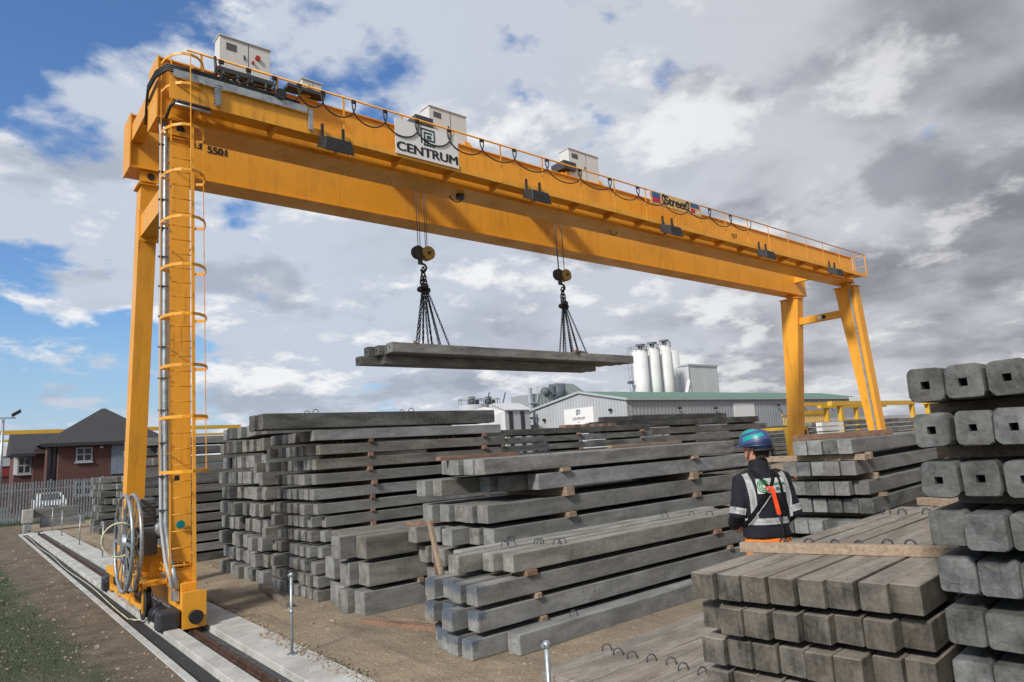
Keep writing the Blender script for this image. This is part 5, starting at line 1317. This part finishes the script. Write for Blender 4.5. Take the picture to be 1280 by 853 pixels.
    m = MB(); m.box(2.55, 3.0, 41.7, 42.2, .5, 1.15, .02); m.box(2.62, 2.92, 41.75, 42.1, 0, .5); m.build('stop_block', 'slab', t); m = MB(); m.cyl((2.78, 41.7, .3), (2.78, 41.45, .3), .16); m.build('buffer', 'galvanised', t)
    # ---- yellow runway cranes far right
    t = thing('crane_runway', (65, 26, 0), 'low yellow crane runway on posts behind the right crane legs', 'crane runway')
    m = MB(); m.box(55.5, 73, 26, 26.4, 4.5, 4.88); m.build('runway_beam', 'far_yellow', t)
    for x in (57.3, 72.6): m = MB(); m.box(x-.22, x+.22, 26.05, 26.4, 0, 4.5); m.build('post', 'far_yellow', t)
    m = MB(); m.bar((72.6, 26.2, 3.0), (57.3, 26.2, 3.2), .2, .3); m.build('tie', 'far_yellow', t)
    t = thing('crane_runway', (76, 26, 0), 'short yellow runway with braced posts just left of the hollow piles', 'crane runway')
    m = MB(); m.box(76, 90, 26, 26.5, 4.5, 5.0); m.build('runway_beam', 'far_yellow', t)
    for x in (76.8, 79.5): m = MB(); m.box(x-.3, x+.3, 26.05, 26.45, 0, 4.5); m.bar((x+.3, 26.2, 3.2), (x+1.8, 26.2, 4.4), .2); m.build('post', 'far_yellow', t)
    t = thing('bridge_crane', (74, 34, 0), 'small yellow bridge crane with grey hoist beyond the low runway', 'bridge crane')
    m = MB(); m.box(64, 71, 34, 34.4, 4.25, 4.6); m.box(68, 84, 33, 33.4, 4.75, 5.05); m.box(70.5, 77.5, 36, 36.6, 5.2, 5.6); m.build('girder', 'far_yellow', t)
    for x in (69.6, 76.5): m = MB(); m.box(x-.2, x+.2, 33.1, 33.5, 0, 4.75); m.build('post', 'far_yellow', t)
    m = MB(); m.box(77.8, 81.5, 33, 34.5, 5.2, 6.0, .05); m.build('hoist', 'grey_paint', t)
    m = MB()
    for k in range(22): m.box(64+k*.45, 64.12+k*.45, 35, 35.1, 3.2, 4.2)
    m.box(63.8, 74, 34.95, 35.1, 4.2, 4.3); m.build('railing', 'far_yellow', t)
    t = thing('machine_cabin', (33.2, 17, 0), 'small bright yellow machine frame beside the far right crane leg', 'machine')
    m = MB(); m.box(33.9, 35.9, 18.3, 18.6, 0, 2.9, .02); m.box(33.9, 35.9, 18.61, 20., 2.75, 2.9); m.build('frame', 'far_yellow', t); m = MB(); m.box(34.45, 35.5, 18.2, 18.29, 2.15, 2.7); m.build('opening', 'ink', t)
    # yard full of beams beyond the right legs: rows too small to count
    m = MB(); rr = random.Random(3)
    for rx, ry, nx in ((44.5, 22., 13.), (58.5, 23., 14.), (40., 30., 12.), (54., 31., 13.), (74., 24., 12.)):
        for lv in range(9):
            z = .36*lv
            if z > 3.1: break
            for k in range(5):
                mt = rr.choice(('concrete_side', 'concrete_warm', 'concrete_dark')); m.mat(mt); q = rr.uniform(-.4, .4)
                m.box(rx+q, rx+nx+q, ry+k*.36, ry+k*.36+.3, z, z+.27)
    o = m.build('beam_yard'); tag(o, 'rows of grey concrete beams in the far yard beyond the right legs', 'concrete beams', kind='stuff')
    first = None
    for k in range(3):
        m = MB(); m.box(43.9+k*.7, 44.45+k*.7, 21.6, 21.95, 3.12, 3.4) if False else m.box(44.2, 47.3, 21.55, 21.97, 2.2+k*.33, 2.45+k*.33)
        tag(m.build('pale_block', 'white_sign'), ['lowest', 'middle', 'topmost'][k]+' of three white ended blocks beside the right crane leg', 'block', 'white blocks by the right leg')
    m = MB(); m.box(52., 54., 13.2, 14., 2.0, 2.05); 
    m.bm.free()
    # long grey wall behind everything on the right, and tree line hidden low on the horizon
    m = MB(); m.box(92, 190, 48, 49, 0, 4.2); tag(m.build('storage_hall', 'clad_light'), 'low pale grey hall wall behind the yellow runway', 'hall')
    # low far-off ridge closing the horizon
    m = MB(); rr = random.Random(8); pts = []
    for k in range(80):
        a = R_(-60+k*220/79); pts.append((520*math.cos(a), 520*math.sin(a)))
    V = [(m.bm.verts.new((x, y, -1)), m.bm.verts.new((x, y, 5+2.5*mnoise.noise(Vector((i*.3, 0, 0)))+rr.uniform(0, 1.))), m.bm.verts.new((x*1.3, y*1.3, -1))) for i, (x, y) in enumerate(pts)]
    for P_, Q in zip(V, V[1:]): m.face([P_[0], Q[0], Q[1], P_[1]]); m.face([P_[1], Q[1], Q[2], P_[2]])
    plain('hill', (.10, .12, .13), .95, 0., .3, .05); tag(m.build('hills', 'hill'), kind='structure')
far()
